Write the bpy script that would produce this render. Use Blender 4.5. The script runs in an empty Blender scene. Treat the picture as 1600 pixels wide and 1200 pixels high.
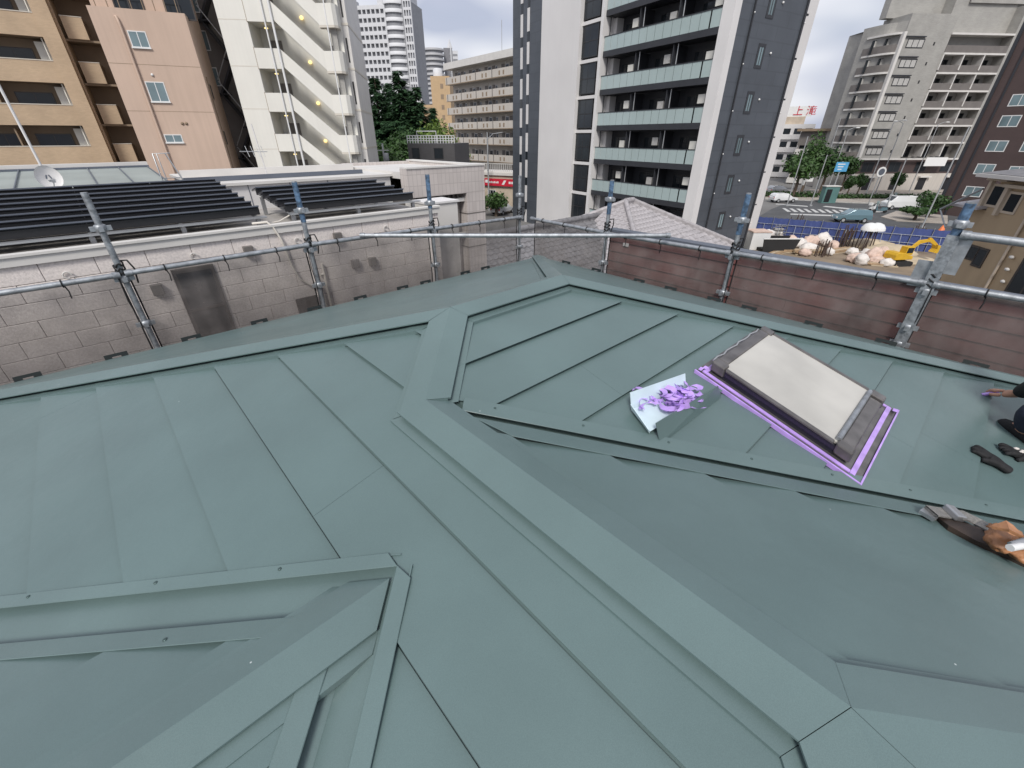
import bpy, bmesh, math, random
from mathutils import Vector, Matrix, noise
random.seed(7)
R = math.radians
S = bpy.context.scene
C = S.collection

# ------------------------------------------------------------------ camera, sky, sun, exposure
FPX, PITCH, EYE = 657.0, R(30.5), 10.0
cam = bpy.data.cameras.new('camera'); camo = bpy.data.objects.new('camera', cam); C.objects.link(camo)
camo.location = (0, 0, EYE); camo.rotation_euler = (R(90) - PITCH, 0, 0)
cam.sensor_width = 36; cam.lens = FPX / 1600 * 36; cam.clip_start = .05; cam.clip_end = 6000
S.camera = camo
SUN_EL, SUN_AZ = R(47), R(-170)          # high, behind the camera on the left
w = bpy.data.worlds.new('World'); S.world = w; w.use_nodes = True
nt = w.node_tree; N = nt.nodes; LK = nt.links.new; N.clear()
sky = N.new('ShaderNodeTexSky'); sky.sky_type = 'NISHITA'; sky.sun_disc = False
sky.sun_elevation = SUN_EL; sky.sun_rotation = SUN_AZ; sky.air_density = 1.0; sky.dust_density = 2.5
tc = N.new('ShaderNodeTexCoord'); mp = N.new('ShaderNodeMapping'); mp.inputs['Scale'].default_value = (1, 1, 2.6)
n1 = N.new('ShaderNodeTexNoise'); n1.inputs['Scale'].default_value = 2.3; n1.inputs['Detail'].default_value = 3; n1.inputs['Roughness'].default_value = .55
cr = N.new('ShaderNodeValToRGB'); cr.color_ramp.elements[0].position = .34; cr.color_ramp.elements[1].position = .62
cr.color_ramp.elements[0].color = (.70,)*3 + (1,); cr.color_ramp.elements[1].color = (1, 1, 1, 1)
n2 = N.new('ShaderNodeTexNoise'); n2.inputs['Scale'].default_value = 4.0; n2.inputs['Detail'].default_value = 2
cc = N.new('ShaderNodeValToRGB')
cc.color_ramp.elements[0].position = .40; cc.color_ramp.elements[0].color = (5.6, 6.0, 7.4, 1)
cc.color_ramp.elements[1].position = .62; cc.color_ramp.elements[1].color = (9.4, 9.5, 10.1, 1)
mx = N.new('ShaderNodeMix'); mx.data_type = 'RGBA'
bg = N.new('ShaderNodeBackground'); bg.inputs['Strength'].default_value = .05
wo = N.new('ShaderNodeOutputWorld')
LK(tc.outputs['Generated'], mp.inputs['Vector']); LK(mp.outputs[0], n1.inputs['Vector']); LK(mp.outputs[0], n2.inputs['Vector'])
LK(n1.outputs['Fac'], cr.inputs[0]); LK(n2.outputs['Fac'], cc.inputs[0])
LK(cr.outputs[0], mx.inputs['Factor']); LK(sky.outputs[0], mx.inputs['A']); LK(cc.outputs[0], mx.inputs['B'])
LK(mx.outputs['Result'], bg.inputs['Color']); LK(bg.outputs[0], wo.inputs['Surface'])
sl = bpy.data.lights.new('sun', 'SUN'); sl.energy = 1.5; sl.angle = R(16); sl.color = (1, .965, .91)
so = bpy.data.objects.new('sun', sl); C.objects.link(so)
sd = Vector((math.sin(SUN_AZ)*math.cos(SUN_EL), math.cos(SUN_AZ)*math.cos(SUN_EL), math.sin(SUN_EL)))
so.rotation_euler = sd.to_track_quat('Z', 'Y').to_euler(); so.location = (0, 0, 60)
S.view_settings.view_transform = 'Standard'; S.view_settings.look = 'None'
S.view_settings.exposure = .98; S.view_settings.gamma = 1.0

S.cycles.max_bounces = 6; S.cycles.diffuse_bounces = 3; S.cycles.glossy_bounces = 2; S.cycles.transparent_max_bounces = 8

# ------------------------------------------------------------------ image pixel helpers: pixel rays met with scene planes
def ray(u, v):
    cx = (u-800)/FPX; cy = (600-v)/FPX
    return Vector((cx, math.cos(PITCH)+cy*math.sin(PITCH), -math.sin(PITCH)+cy*math.cos(PITCH)))
def zhit(u, v, z=0.0):
    r = ray(u, v); t = (z-EYE)/r.z
    return Vector((r.x*t, r.y*t, z))
def polar(az, d): return Vector((d*math.sin(R(az)), d*math.cos(R(az)), 0))

class Frame:                                  # a plan frame: local x along a front, y into the depth, z up
    def __init__(s, o, ang, u=1.0): s.u = u; s.o = Vector(o); s.a = ang; s.ex = Vector((math.cos(ang), math.sin(ang), 0)); s.ey = Vector((-math.sin(ang), math.cos(ang), 0))
    def d(s, p): return Vector((s.o.x, s.o.y, 0)) + s.ex*p[0] + s.ey*p[1] + Vector((0, 0, p[2]))
    def w(s, p):                               # to world space, scaled about the camera when the frame has a scale
        q = s.d(p); return q if s.u == 1 else Vector((q.x*s.u, q.y*s.u, EYE+(q.z-EYE)*s.u))
    def onY(s, u, v, y=0.0):                  # sight line meets the plane y = const: gives (x, z)
        r = ray(u, v); rx, ry = r.dot(s.ex), r.dot(s.ey); ox, oy = -s.o.dot(s.ex), -s.o.dot(s.ey)
        t = (y-oy)/ry; return (ox+t*rx, EYE+t*r.z)
    def onX(s, u, v, x=0.0):
        r = ray(u, v); rx, ry = r.dot(s.ex), r.dot(s.ey); ox, oy = -s.o.dot(s.ex), -s.o.dot(s.ey)
        t = (x-ox)/rx; return (oy+t*ry, EYE+t*r.z)
def front(azL, dL, azR, dR):
    a, b = polar(azL, dL), polar(azR, dR); d = b-a
    f = Frame(a, math.atan2(d.y, d.x)); f.W = d.length; return f
WORLD = Frame((0, 0, 0), 0)
CAM_SCALE = .58                                    # scales the house group about the camera (scaffold bays come to 1.8 m)
HF = Frame((0, 0, 0), R(42.8), CAM_SCALE)          # our house and its neighbours stand square to this one
H1 = Frame((0, 0, 0), R(42.8))                # the same directions in metres, unscaled
ZG = EYE-EYE/CAM_SCALE                             # street level before the scaling about the camera

# ------------------------------------------------------------------ mesh helpers
class MB:
    def __init__(s): s.v = []; s.f = []; s.sm = []
    def add(s, vs, fs, smooth=False):
        o = len(s.v); s.v += [tuple(p) for p in vs]; s.f += [tuple(i+o for i in f) for f in fs]; s.sm += [smooth]*len(fs); return s
    def box(s, x0, x1, y0, y1, z0, z1):
        if x0 > x1: x0, x1 = x1, x0
        if y0 > y1: y0, y1 = y1, y0
        if z0 > z1: z0, z1 = z1, z0
        return s.add([(x0,y0,z0),(x1,y0,z0),(x1,y1,z0),(x0,y1,z0),(x0,y0,z1),(x1,y0,z1),(x1,y1,z1),(x0,y1,z1)],
                     [(0,3,2,1),(4,5,6,7),(0,1,5,4),(1,2,6,5),(2,3,7,6),(3,0,4,7)])
    def bar(s, p, q, wd, h, up=(0,0,1)):       # rectangular bar between two points
        p, q = Vector(p), Vector(q); d = (q-p).normalized(); u = Vector(up)
        if abs(d.dot(u)) > .98: u = Vector((1,0,0))
        a = d.cross(u).normalized()*wd/2; b = a.cross(d).normalized()*h/2
        vs = [p-a-b,p+a-b,p+a+b,p-a+b,q-a-b,q+a-b,q+a+b,q-a+b]
        return s.add(vs, [(0,1,2,3),(7,6,5,4),(0,4,5,1),(1,5,6,2),(2,6,7,3),(3,7,4,0)])
    def tube(s, pts, r, n=10, r2=None, cap=True):
        pts = [Vector(p) for p in pts]; m = len(pts); vs = []; prev = None
        for i, p in enumerate(pts):
            d = (pts[min(i+1,m-1)]-pts[max(i-1,0)]).normalized()
            if prev is None:
                u = Vector((0,0,1)) if abs(d.z) < .9 else Vector((1,0,0)); a = d.cross(u).normalized()
            else: a = (prev - d*prev.dot(d)).normalized()
            prev = a; b = d.cross(a); rr = r if r2 is None else r+(r2-r)*i/(m-1)
            for k in range(n):
                t = 2*math.pi*k/n; vs.append(p+a*math.cos(t)*rr+b*math.sin(t)*rr)
        fs = [(i*n+k, i*n+(k+1)%n, (i+1)*n+(k+1)%n, (i+1)*n+k) for i in range(m-1) for k in range(n)]
        s.add(vs, fs, True)
        if cap: s.add(vs[:n], [tuple(range(n-1,-1,-1))]); s.add(vs[-n:], [tuple(range(n))])
        return s
    def prism(s, poly, zb, zt):                # poly of (x,y); zb and zt are numbers or functions of (x,y)
        fb = zb if callable(zb) else (lambda x, y: zb); ft = zt if callable(zt) else (lambda x, y: zt)
        if sum(poly[i][0]*poly[(i+1)%len(poly)][1]-poly[(i+1)%len(poly)][0]*poly[i][1] for i in range(len(poly))) < 0: poly = poly[::-1]
        n = len(poly)
        vs = [(x,y,fb(x,y)) for x,y in poly]+[(x,y,ft(x,y)) for x,y in poly]
        return s.add(vs, [tuple(range(n-1,-1,-1)), tuple(range(n,2*n))]+[(i,(i+1)%n,n+(i+1)%n,n+i) for i in range(n)])
    def side(s, poly, y0, y1):                 # poly of (x,z) pushed from y0 to y1
        n = len(poly); vs = [(x,y0,z) for x,z in poly]+[(x,y1,z) for x,z in poly]
        return s.add(vs, [tuple(range(n)), tuple(range(2*n-1,n-1,-1))]+[((i+1)%n,i,n+i,n+(i+1)%n) for i in range(n)])
    def lathe(s, prof, n=16, c=(0,0,0), smooth=True):
        vs = [(c[0]+r*math.cos(2*math.pi*k/n), c[1]+r*math.sin(2*math.pi*k/n), c[2]+z) for r, z in prof for k in range(n)]
        fs = [(i*n+k, i*n+(k+1)%n, (i+1)*n+(k+1)%n, (i+1)*n+k) for i in range(len(prof)-1) for k in range(n)]
        s.add(vs, fs, smooth)
        s.add(vs[:n], [tuple(range(n-1,-1,-1))]); s.add(vs[-n:], [tuple(range(n))]); return s
    def blob(s, c, r, seed=0, amp=.25, freq=1.6, sub=2):
        bm = bmesh.new(); bmesh.ops.create_icosphere(bm, subdivisions=sub, radius=1)
        vs = []
        for v in bm.verts:
            p = v.co; k = 1+amp*noise.noise(p*freq+Vector((seed*3.1, seed*1.7, seed)))
            vs.append((c[0]+p.x*r[0]*k, c[1]+p.y*r[1]*k, c[2]+p.z*r[2]*k))
        fs = [tuple(v.index for v in f.verts) for f in bm.faces]; bm.free(); return s.add(vs, fs, True)
    def mesh(s, name, off=(0,0,0)):
        me = bpy.data.meshes.new(name)
        me.from_pydata([(v[0]-off[0], v[1]-off[1], v[2]-off[2]) for v in s.v], [], s.f)
        me.polygons.foreach_set('use_smooth', s.sm); me.update(); return me

BASE = {}
def tag(o, label=None, cat=None, group=None, kind=None):
    if label: o['label'] = label
    if cat: o['category'] = cat
    if group: o['group'] = group
    if kind: o['kind'] = kind
    return o
def thing(name, label, cat, fr=WORLD, base=(0,0,0), group=None, kind=None):
    o = bpy.data.objects.new(name, None); o.empty_display_size = .2; C.objects.link(o)
    o.location = fr.w(base); o.rotation_euler = (0, 0, fr.a); o.scale = (fr.u,)*3; BASE[o] = Vector(base)
    return tag(o, label, cat, group, kind)
def single(name, mb, m, label, cat, fr=WORLD, base=(0,0,0), group=None, kind=None):
    o = bpy.data.objects.new(name, mb.mesh(name, base)); C.objects.link(o); o.data.materials.append(m)
    o.location = fr.w(base); o.rotation_euler = (0, 0, fr.a); o.scale = (fr.u,)*3; BASE[o] = Vector(base)
    return tag(o, label, cat, group, kind)
def part(name, mb, m, parent, label=None, kind=None):   # mb in the thing's frame
    o = bpy.data.objects.new(name, mb.mesh(name, BASE[parent])); C.objects.link(o); o.parent = parent
    o.data.materials.append(m); BASE[o] = BASE[parent]
    return tag(o, label, None, None, kind)
def inst(name, me, parent, p, rz=0.0, ry=0.0, rx=0.0):  # shared mesh at p (thing's frame)
    o = bpy.data.objects.new(name, me); C.objects.link(o); o.parent = parent
    o.location = Vector(p)-BASE[parent]; o.rotation_euler = (rx, ry, rz); BASE[o] = Vector((0,0,0)); return o
def pbox(name, m, parent, *b): return part(name, MB().box(*b), m, parent)
def bevel(o, wd=.004, seg=2):
    b = o.modifiers.new('bevel', 'BEVEL'); b.width = wd; b.segments = seg; b.limit_method = 'ANGLE'; return o

# ------------------------------------------------------------------ materials
def mat(name, col, rough=.6, var=.12, scale=1.0, bump=0.0, bscale=60, metal=0.0, spec=.5, streak=0.0, detail=3, coat=0.0):
    m = bpy.data.materials.new(name); m.use_nodes = True; t = m.node_tree; n = t.nodes; b = n['Principled BSDF']
    b.inputs['Roughness'].default_value = rough; b.inputs['Metallic'].default_value = metal
    b.inputs['Specular IOR Level'].default_value = spec; b.inputs['Coat Weight'].default_value = coat
    tc = n.new('ShaderNodeTexCoord'); x = n.new('ShaderNodeTexNoise'); x.inputs['Scale'].default_value = scale; x.inputs['Detail'].default_value = detail
    t.links.new(tc.outputs['Object'], x.inputs['Vector'])
    r = n.new('ShaderNodeValToRGB'); r.color_ramp.elements[0].position = .3; r.color_ramp.elements[1].position = .72
    r.color_ramp.elements[0].color = tuple(c*(1-var) for c in col)+(1,); r.color_ramp.elements[1].color = tuple(min(1, c*(1+var)) for c in col)+(1,)
    t.links.new(x.outputs['Fac'], r.inputs[0]); out = r.outputs[0]
    if streak > 0:                                   # rain streaks running down
        mp = n.new('ShaderNodeMapping'); mp.inputs['Scale'].default_value = (2.2, 2.2, .12); t.links.new(tc.outputs['Object'], mp.inputs[0])
        y = n.new('ShaderNodeTexNoise'); y.inputs['Scale'].default_value = 1.6; y.inputs['Detail'].default_value = 4; t.links.new(mp.outputs[0], y.inputs['Vector'])
        r2 = n.new('ShaderNodeValToRGB'); r2.color_ramp.elements[0].position = .38; r2.color_ramp.elements[1].position = .62
        r2.color_ramp.elements[0].color = (1-streak,)*3+(1,); r2.color_ramp.elements[1].color = (1,1,1,1); t.links.new(y.outputs['Fac'], r2.inputs[0])
        mm = n.new('ShaderNodeMix'); mm.data_type = 'RGBA'; mm.blend_type = 'MULTIPLY'; mm.inputs['Factor'].default_value = 1
        t.links.new(out, mm.inputs['A']); t.links.new(r2.outputs[0], mm.inputs['B']); out = mm.outputs['Result']
    t.links.new(out, b.inputs['Base Color'])
    if bump > 0:
        y = n.new('ShaderNodeTexNoise'); y.inputs['Scale'].default_value = bscale; y.inputs['Detail'].default_value = 1; t.links.new(tc.outputs['Object'], y.inputs['Vector'])
        bp = n.new('ShaderNodeBump'); bp.inputs['Strength'].default_value = bump; bp.inputs['Distance'].default_value = .01
        t.links.new(y.outputs['Fac'], bp.inputs['Height']); t.links.new(bp.outputs[0], b.inputs['Normal'])
    return m
def glass(name, col=(.02,.025,.03), rough=.06, var=.3):
    m = mat(name, col, rough, var, .4, spec=.4); return m
def brick(name, col, mortar, bw, bh, rough=.6, off=0.5):
    m = mat(name, col, rough, .1, .6); t = m.node_tree; n = t.nodes; b = n['Principled BSDF']
    src = b.inputs['Base Color'].links[0].from_socket
    tc = n.new('ShaderNodeTexCoord'); sp = n.new('ShaderNodeSeparateXYZ'); t.links.new(tc.outputs['Object'], sp.inputs[0])
    ad = n.new('ShaderNodeMath'); t.links.new(sp.outputs[0], ad.inputs[0]); t.links.new(sp.outputs[1], ad.inputs[1])
    cb = n.new('ShaderNodeCombineXYZ'); t.links.new(ad.outputs[0], cb.inputs[0]); t.links.new(sp.outputs[2], cb.inputs[1])
    k = n.new('ShaderNodeTexBrick'); k.inputs['Scale'].default_value = 1; k.inputs['Brick Width'].default_value = bw; k.inputs['Row Height'].default_value = bh
    k.inputs['Mortar Size'].default_value = min(bw,bh)*.05; k.offset = off; k.inputs['Color1'].default_value = (1,1,1,1); k.inputs['Color2'].default_value = (.9,.9,.9,1)
    k.inputs['Mortar'].default_value = tuple(a/max(c,.01) for a, c in zip(mortar, col))+(1,)
    t.links.new(cb.outputs[0], k.inputs['Vector'])
    mm = n.new('ShaderNodeMix'); mm.data_type = 'RGBA'; mm.blend_type = 'MULTIPLY'; mm.inputs['Factor'].default_value = 1
    t.links.new(src, mm.inputs['A']); t.links.new(k.outputs['Color'], mm.inputs['B']); t.links.new(mm.outputs['Result'], b.inputs['Base Color'])
    return m
def leafmat(name, col):
    m = mat(name, col, .6, .55, 1.3, detail=2); t = m.node_tree; n = t.nodes; b = n['Principled BSDF']
    src = b.inputs['Base Color'].links[0].from_socket
    tr = n.new('ShaderNodeBsdfTranslucent'); t.links.new(src, tr.inputs[0]); mx = n.new('ShaderNodeMixShader'); mx.inputs[0].default_value = .25
    t.links.new(b.outputs[0], mx.inputs[1]); t.links.new(tr.outputs[0], mx.inputs[2]); t.links.new(mx.outputs[0], n['Material Output'].inputs[0]); return m

def roofmat(name, col):
    m = mat(name, col, .42, .075, 1.3, bump=.06, bscale=420, spec=.5, detail=4); t = m.node_tree; n = t.nodes; b = n['Principled BSDF']
    src = b.inputs['Base Color'].links[0].from_socket
    tc = n.new('ShaderNodeTexCoord')
    v = n.new('ShaderNodeTexVoronoi'); v.inputs['Scale'].default_value = 3.2; t.links.new(tc.outputs['Object'], v.inputs['Vector'])
    lt = n.new('ShaderNodeMath'); lt.operation = 'LESS_THAN'; lt.inputs[1].default_value = .014; t.links.new(v.outputs['Distance'], lt.inputs[0])
    mm = n.new('ShaderNodeMix'); mm.data_type = 'RGBA'; mm.inputs['B'].default_value = (.5,.55,.54,1)   # bits of swarf and dust
    t.links.new(lt.outputs[0], mm.inputs['Factor']); t.links.new(src, mm.inputs['A'])
    s = n.new('ShaderNodeTexNoise'); s.inputs['Scale'].default_value = 320; s.inputs['Detail'].default_value = 0; t.links.new(tc.outputs['Object'], s.inputs['Vector'])
    rr = n.new('ShaderNodeValToRGB'); rr.color_ramp.elements[0].position = .3; rr.color_ramp.elements[1].position = .7
    rr.color_ramp.elements[0].color = (.93,.93,.93,1); rr.color_ramp.elements[1].color = (1.05,1.05,1.05,1); t.links.new(s.outputs['Fac'], rr.inputs[0])
    m2 = n.new('ShaderNodeMix'); m2.data_type = 'RGBA'; m2.blend_type = 'MULTIPLY'; m2.inputs['Factor'].default_value = 1
    t.links.new(mm.outputs['Result'], m2.inputs['A']); t.links.new(rr.outputs[0], m2.inputs['B']); t.links.new(m2.outputs['Result'], b.inputs['Base Color'])
    g = n.new('ShaderNodeTexNoise'); g.inputs['Scale'].default_value = 1.7; g.inputs['Detail'].default_value = 4; t.links.new(tc.outputs['Object'], g.inputs['Vector'])
    b2 = n.new('ShaderNodeBump'); b2.inputs['Strength'].default_value = .22; b2.inputs['Distance'].default_value = .03; t.links.new(g.outputs['Fac'], b2.inputs['Height'])
    fine = b.inputs['Normal'].links[0].from_node; t.links.new(b2.outputs[0], fine.inputs['Normal'])
    rg = n.new('ShaderNodeMapRange'); rg.inputs['To Min'].default_value = .24; rg.inputs['To Max'].default_value = .42; t.links.new(g.outputs['Fac'], rg.inputs[0]); t.links.new(rg.outputs[0], b.inputs['Roughness'])
    return m
GREEN = (.106, .158, .156)
M = dict(
 roof=roofmat('green_metal', GREEN), cap=roofmat('green_cap', (.112,.165,.163)), screw=mat('screw', (.08,.12,.115), .35, metal=.6),
 darkmetal=mat('dark_bracket', (.012,.018,.018), .45), galv=mat('galvanised', (.36,.38,.40), .52, .25, 9, metal=.75, bump=.1, bscale=40),
 galv2=mat('galvanised_worn', (.30,.32,.34), .5, .4, 14, metal=.6, bump=.2, bscale=30), bluetape=mat('blue_paint', (.09,.16,.26), .5, .65, 12, streak=.3),
 white=mat('white_wall', (.66,.645,.635), .6, .04, .3, streak=.015), cream=mat('cream_wall', (.70,.685,.63), .65, .05, .3, streak=.03),
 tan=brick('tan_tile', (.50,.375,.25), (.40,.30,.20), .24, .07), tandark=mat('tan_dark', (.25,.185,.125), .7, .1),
 salmon=mat('salmon_wall', (.53,.395,.31), .7, .06, .25, streak=.06), beige=mat('beige_wall', (.53,.49,.44), .7, .06, .2, streak=.08),
 greywall=brick('grey_tile', (.36,.35,.325), (.27,.26,.245), .45, .12), brown=brick('brown_tile', (.075,.05,.047), (.05,.035,.033), .24, .07),
 charcoal=brick('charcoal_panel', (.076,.086,.102), (.062,.07,.083), 2.4, .9, .5), charcoal2=mat('charcoal_frame', (.03,.032,.038), .5),
 stone=mat('pinkish_siding', (.72,.66,.625), .75, .14, 26, bump=.25, bscale=45, detail=3), stonejoint=mat('siding_joint', (.50,.455,.43), .9),
 tileclad=brick('pale_tile', (.56,.51,.48), (.40,.36,.34), .16, .33, .5, 0.0),
 maroon=mat('maroon_siding', (.17,.070,.066), .55, .12, 1.5, streak=.10), maroondark=mat('maroon_joint', (.03,.014,.014), .8),
 kawara=mat('roof_tile_dark', (.17,.165,.17), .5, .25, 5), kawara2=mat('roof_tile_pale', (.34,.32,.325), .5, .22, 5), plaster=mat('plaster', (.55,.52,.48), .8, .06),
 solar=mat('solar_cell', (.010,.011,.016), .16, .3, 3, spec=.6), alum=mat('aluminium', (.45,.46,.47), .4, .1, metal=.7), flatroof=mat('flat_roof', (.36,.34,.32), .85, .18, .7),
 metalroof=mat('grey_green_metal_roof', (.28,.31,.29), .5, .12, .8), coping=mat('coping', (.62,.60,.57), .5, .06), bluegrey=mat('blue_grey_band', (.11,.125,.155), .45, .1),
 dark=mat('dark_interior', (.012,.012,.014), .5), pane=glass('window_glass'), pane2=glass('pale_glass', (.16,.22,.24), .08), curtain=mat('curtain', (.45,.44,.42), .5, .15, 4, spec=.5),
 balglass=mat('balcony_glass', (.36,.44,.435), .12, .04, .5, spec=.6), frame=mat('window_frame', (.02,.02,.022), .4), wframe=mat('white_frame', (.7,.7,.69), .4, .03), ivory=mat('ivory_frame', (.58,.54,.47), .5, .03),
 brownframe=mat('bronze_frame', (.05,.042,.038), .4), asphalt=mat('asphalt', (.075,.077,.08), .85, .18, .35, bump=.2, bscale=20), ground=mat('city_ground', (.16,.155,.15), .9, .2, .08),
 pave=mat('pavement', (.36,.32,.28), .85, .12, .5), kerb=mat('kerb', (.42,.41,.39), .8), paint=mat('road_paint', (.50,.50,.49), .7, .12, 2), soil=mat('soil', (.22,.17,.12), .95, .25, .5, bump=.5, bscale=4),
 blue=mat('blue_sheet', (.05,.075,.22), .5, .15, .6), yellow=mat('machine_yellow', (.60,.36,.02), .45, .1, 2), orange=mat('orange_sheet', (.75,.20,.06), .55, .1), rubber=mat('rubber', (.018,.018,.019), .8),
 bagw=mat('bulk_bag_white', (.66,.62,.58), .8, .12, 3), bagp=mat('bulk_bag_pink', (.58,.44,.37), .8, .18, 3), sand=mat('sand', (.46,.38,.27), .95, .15, 1), timber=mat('timber', (.36,.25,.15), .8, .2, 3), pink=mat('pink_bin', (.60,.36,.40), .6),
 steelbrown=mat('rusty_steel', (.075,.05,.042), .8, .3, 4), red=mat('red_sign', (.55,.02,.045), .45, .05), signwhite=mat('sign_white', (.75,.75,.74), .5, .03), teal=mat('teal_box', (.10,.20,.19), .5), skyblue=mat('sky_blue_sign', (.10,.36,.62), .45),
 carw=mat('car_white', (.72,.73,.73), .25, .02, coat=.6), carb=mat('car_blue_grey', (.12,.21,.25), .25, .03, coat=.7, metal=.2), cars=mat('car_silver', (.45,.46,.47), .25, .02, coat=.6, metal=.3), tail=mat('tail_light', (.5,.02,.02), .3), head=mat('head_light', (.8,.8,.78), .15),
 lamp=None, purple=mat('purple_film', (.46,.30,.72), .32, .2, 8, spec=.5), skyl=mat('skylight_frame', (.16,.15,.145), .34, .3, 6, metal=.6), skyd=mat('skylight_side', (.012,.012,.022), .25, .2, spec=.6),
 milk=None, trayin=mat('tray_white', (.56,.68,.73), .35, .06, 5), black=mat('black_fabric', (.010,.010,.011), .8, .3, 30, bump=.4, bscale=90), navy=mat('navy_cloth', (.012,.016,.032), .85, .3, 12, bump=.4, bscale=60), skin=mat('skin', (.50,.27,.18), .5, .08, 30),
 webbing=mat('grey_webbing', (.20,.195,.185), .8, .25, 60, bump=.4, bscale=200), leather=mat('tan_leather', (.36,.17,.08), .5, .3, 8, bump=.2, bscale=40), brownstrap=mat('brown_belt', (.045,.030,.022), .6, .3, 8),
 barkm=mat('bark', (.10,.075,.055), .9, .3, 3), cedar=leafmat('cedar_needles', (.040,.092,.040)), leaf=leafmat('broad_leaf', (.055,.115,.028)), leafy=leafmat('yellow_green_leaf', (.13,.20,.035)), hedge=leafmat('hedge_leaf', (.04,.09,.022)),
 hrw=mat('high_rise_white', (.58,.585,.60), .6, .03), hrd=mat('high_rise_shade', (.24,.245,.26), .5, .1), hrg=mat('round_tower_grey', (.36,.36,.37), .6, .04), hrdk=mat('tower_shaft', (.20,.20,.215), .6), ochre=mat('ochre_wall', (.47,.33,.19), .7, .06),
 pole=mat('pole_grey', (.33,.34,.35), .5, .1), wire=mat('wire', (.03,.03,.03), .6), pvc=mat('pvc_pipe', (.62,.58,.52), .5, .06), browngate=mat('dark_louver', (.16,.145,.135), .6, .1), dgrey=brick('dark_grey_tile', (.075,.072,.075), (.05,.05,.05), .3, .1), sandwall=mat('sand_wall', (.42,.315,.20), .75, .07, .6, streak=.07), sandtrim=mat('sand_trim', (.5,.42,.33), .7))
def emis(name, col, st):
    m = bpy.data.materials.new(name); m.use_nodes = True; b = m.node_tree.nodes['Principled BSDF']; b.inputs['Base Color'].default_value = col+(1,)
    b.inputs['Emission Color'].default_value = col+(1,); b.inputs['Emission Strength'].default_value = st; m.cycles.emission_sampling = 'NONE'; return m
M['lamp'] = emis('lit_stair_lamp', (1, .74, .28), .8)
m = mat('milky_glass', (.44,.425,.385), .12, .14, 1.6, spec=.6); M['milk'] = m
def meshmat():                                        # woven scaffold netting: partly open
    m = mat('scaffold_net', (.165,.148,.142), .9, .3, 3.0, streak=.25); t = m.node_tree; n = t.nodes; b = n['Principled BSDF']
    tr = n.new('ShaderNodeBsdfTransparent'); mx = n.new('ShaderNodeMixShader')
    x = n.new('ShaderNodeTexNoise'); x.inputs['Scale'].default_value = 1.7; x.inputs['Detail'].default_value = 4
    tc = n.new('ShaderNodeTexCoord'); t.links.new(tc.outputs['Object'], x.inputs['Vector'])
    mr = n.new('ShaderNodeMapRange'); mr.inputs['From Min'].default_value = .3; mr.inputs['From Max'].default_value = .7; mr.inputs['To Min'].default_value = .44; mr.inputs['To Max'].default_value = .70; t.links.new(x.outputs['Fac'], mr.inputs[0])
    t.links.new(mr.outputs[0], mx.inputs[0]); t.links.new(tr.outputs[0], mx.inputs[1]); t.links.new(b.outputs[0], mx.inputs[2]); t.links.new(mx.outputs[0], n['Material Output'].inputs[0]); return m
M['net'] = meshmat()

# ------------------------------------------------------------------ ground
g = MB().add([(-2500,-300,0),(2500,-300,0),(2500,4000,0),(-2500,4000,0)], [(0,1,2,3)])
single('ground', g, M['ground'], None, None, kind='structure')

# ------------------------------------------------------------------ our house: hipped green metal roof (plan x = b, y = a)
bJ, aJ, zJ, SL = 1.264, 2.278, 8.3, .30
bP, aP, zP = 2.114, 3.128, 8.555
bQ = 3.683                                     # far end of the top ridge
aE, bE, zE = 8.5, 8.88, 7.0                    # eaves
aK = -.28
xL = -3.07; yR = -2.06
sFL, sFR = (zP-zE)/(aE-aP), (zP-zE)/(bE-bQ)
zW, yW, xW = 8.0, 1.41, .264                   # small wing that runs out of the near slope
pl = dict(L=lambda x,y: zJ+SL*(x-bJ), R=lambda x,y: zP+SL*(y-aP), FL=lambda x,y: zP-sFL*(y-aP), FR=lambda x,y: zP-sFR*(x-bQ),
          M=lambda x,y: zJ-SL*(x-bJ), N=lambda x,y: zJ+SL*(y-aK), WL=lambda x,y: zW-SL*(y-yW), WR=lambda x,y: zW+SL*(y-yW))
house = thing('house', 'house in the foreground with green metal hipped roof in folded panels', 'house', HF, (2, 2, ZG))

def clip(poly, a, b, c):                       # keep a*x+b*y <= c
    out = []
    for i in range(len(poly)):
        p, q = poly[i], poly[(i+1) % len(poly)]; fp, fq = a*p[0]+b*p[1]-c, a*q[0]+b*q[1]-c
        if fp <= 1e-9: out.append(p)
        if (fp < -1e-9 and fq > 1e-9) or (fp > 1e-9 and fq < -1e-9):
            t = fp/(fp-fq); out.append((p[0]+(q[0]-p[0])*t, p[1]+(q[1]-p[1])*t))
    return out
def area(p): return abs(sum(p[i][0]*p[(i+1)%len(p)][1]-p[(i+1)%len(p)][0]*p[i][1] for i in range(len(p))))/2 if len(p) > 2 else 0
def panel(parent, poly, plane, axis, hi, lo, lift=.032):
    """one folded sheet: flat from its upper seam, its lower edge standing proud over the next course"""
    z = pl[plane]
    def top(x, y):
        t = ((x if axis == 0 else y)-hi)/(lo-hi); return z(x,y)+.003+lift*max(0, min(1.0, t))
    part('roof_panel', MB().prism(poly, lambda x,y: top(x,y)-.0035, top), M['roof'], parent)   # open under the lip
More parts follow.
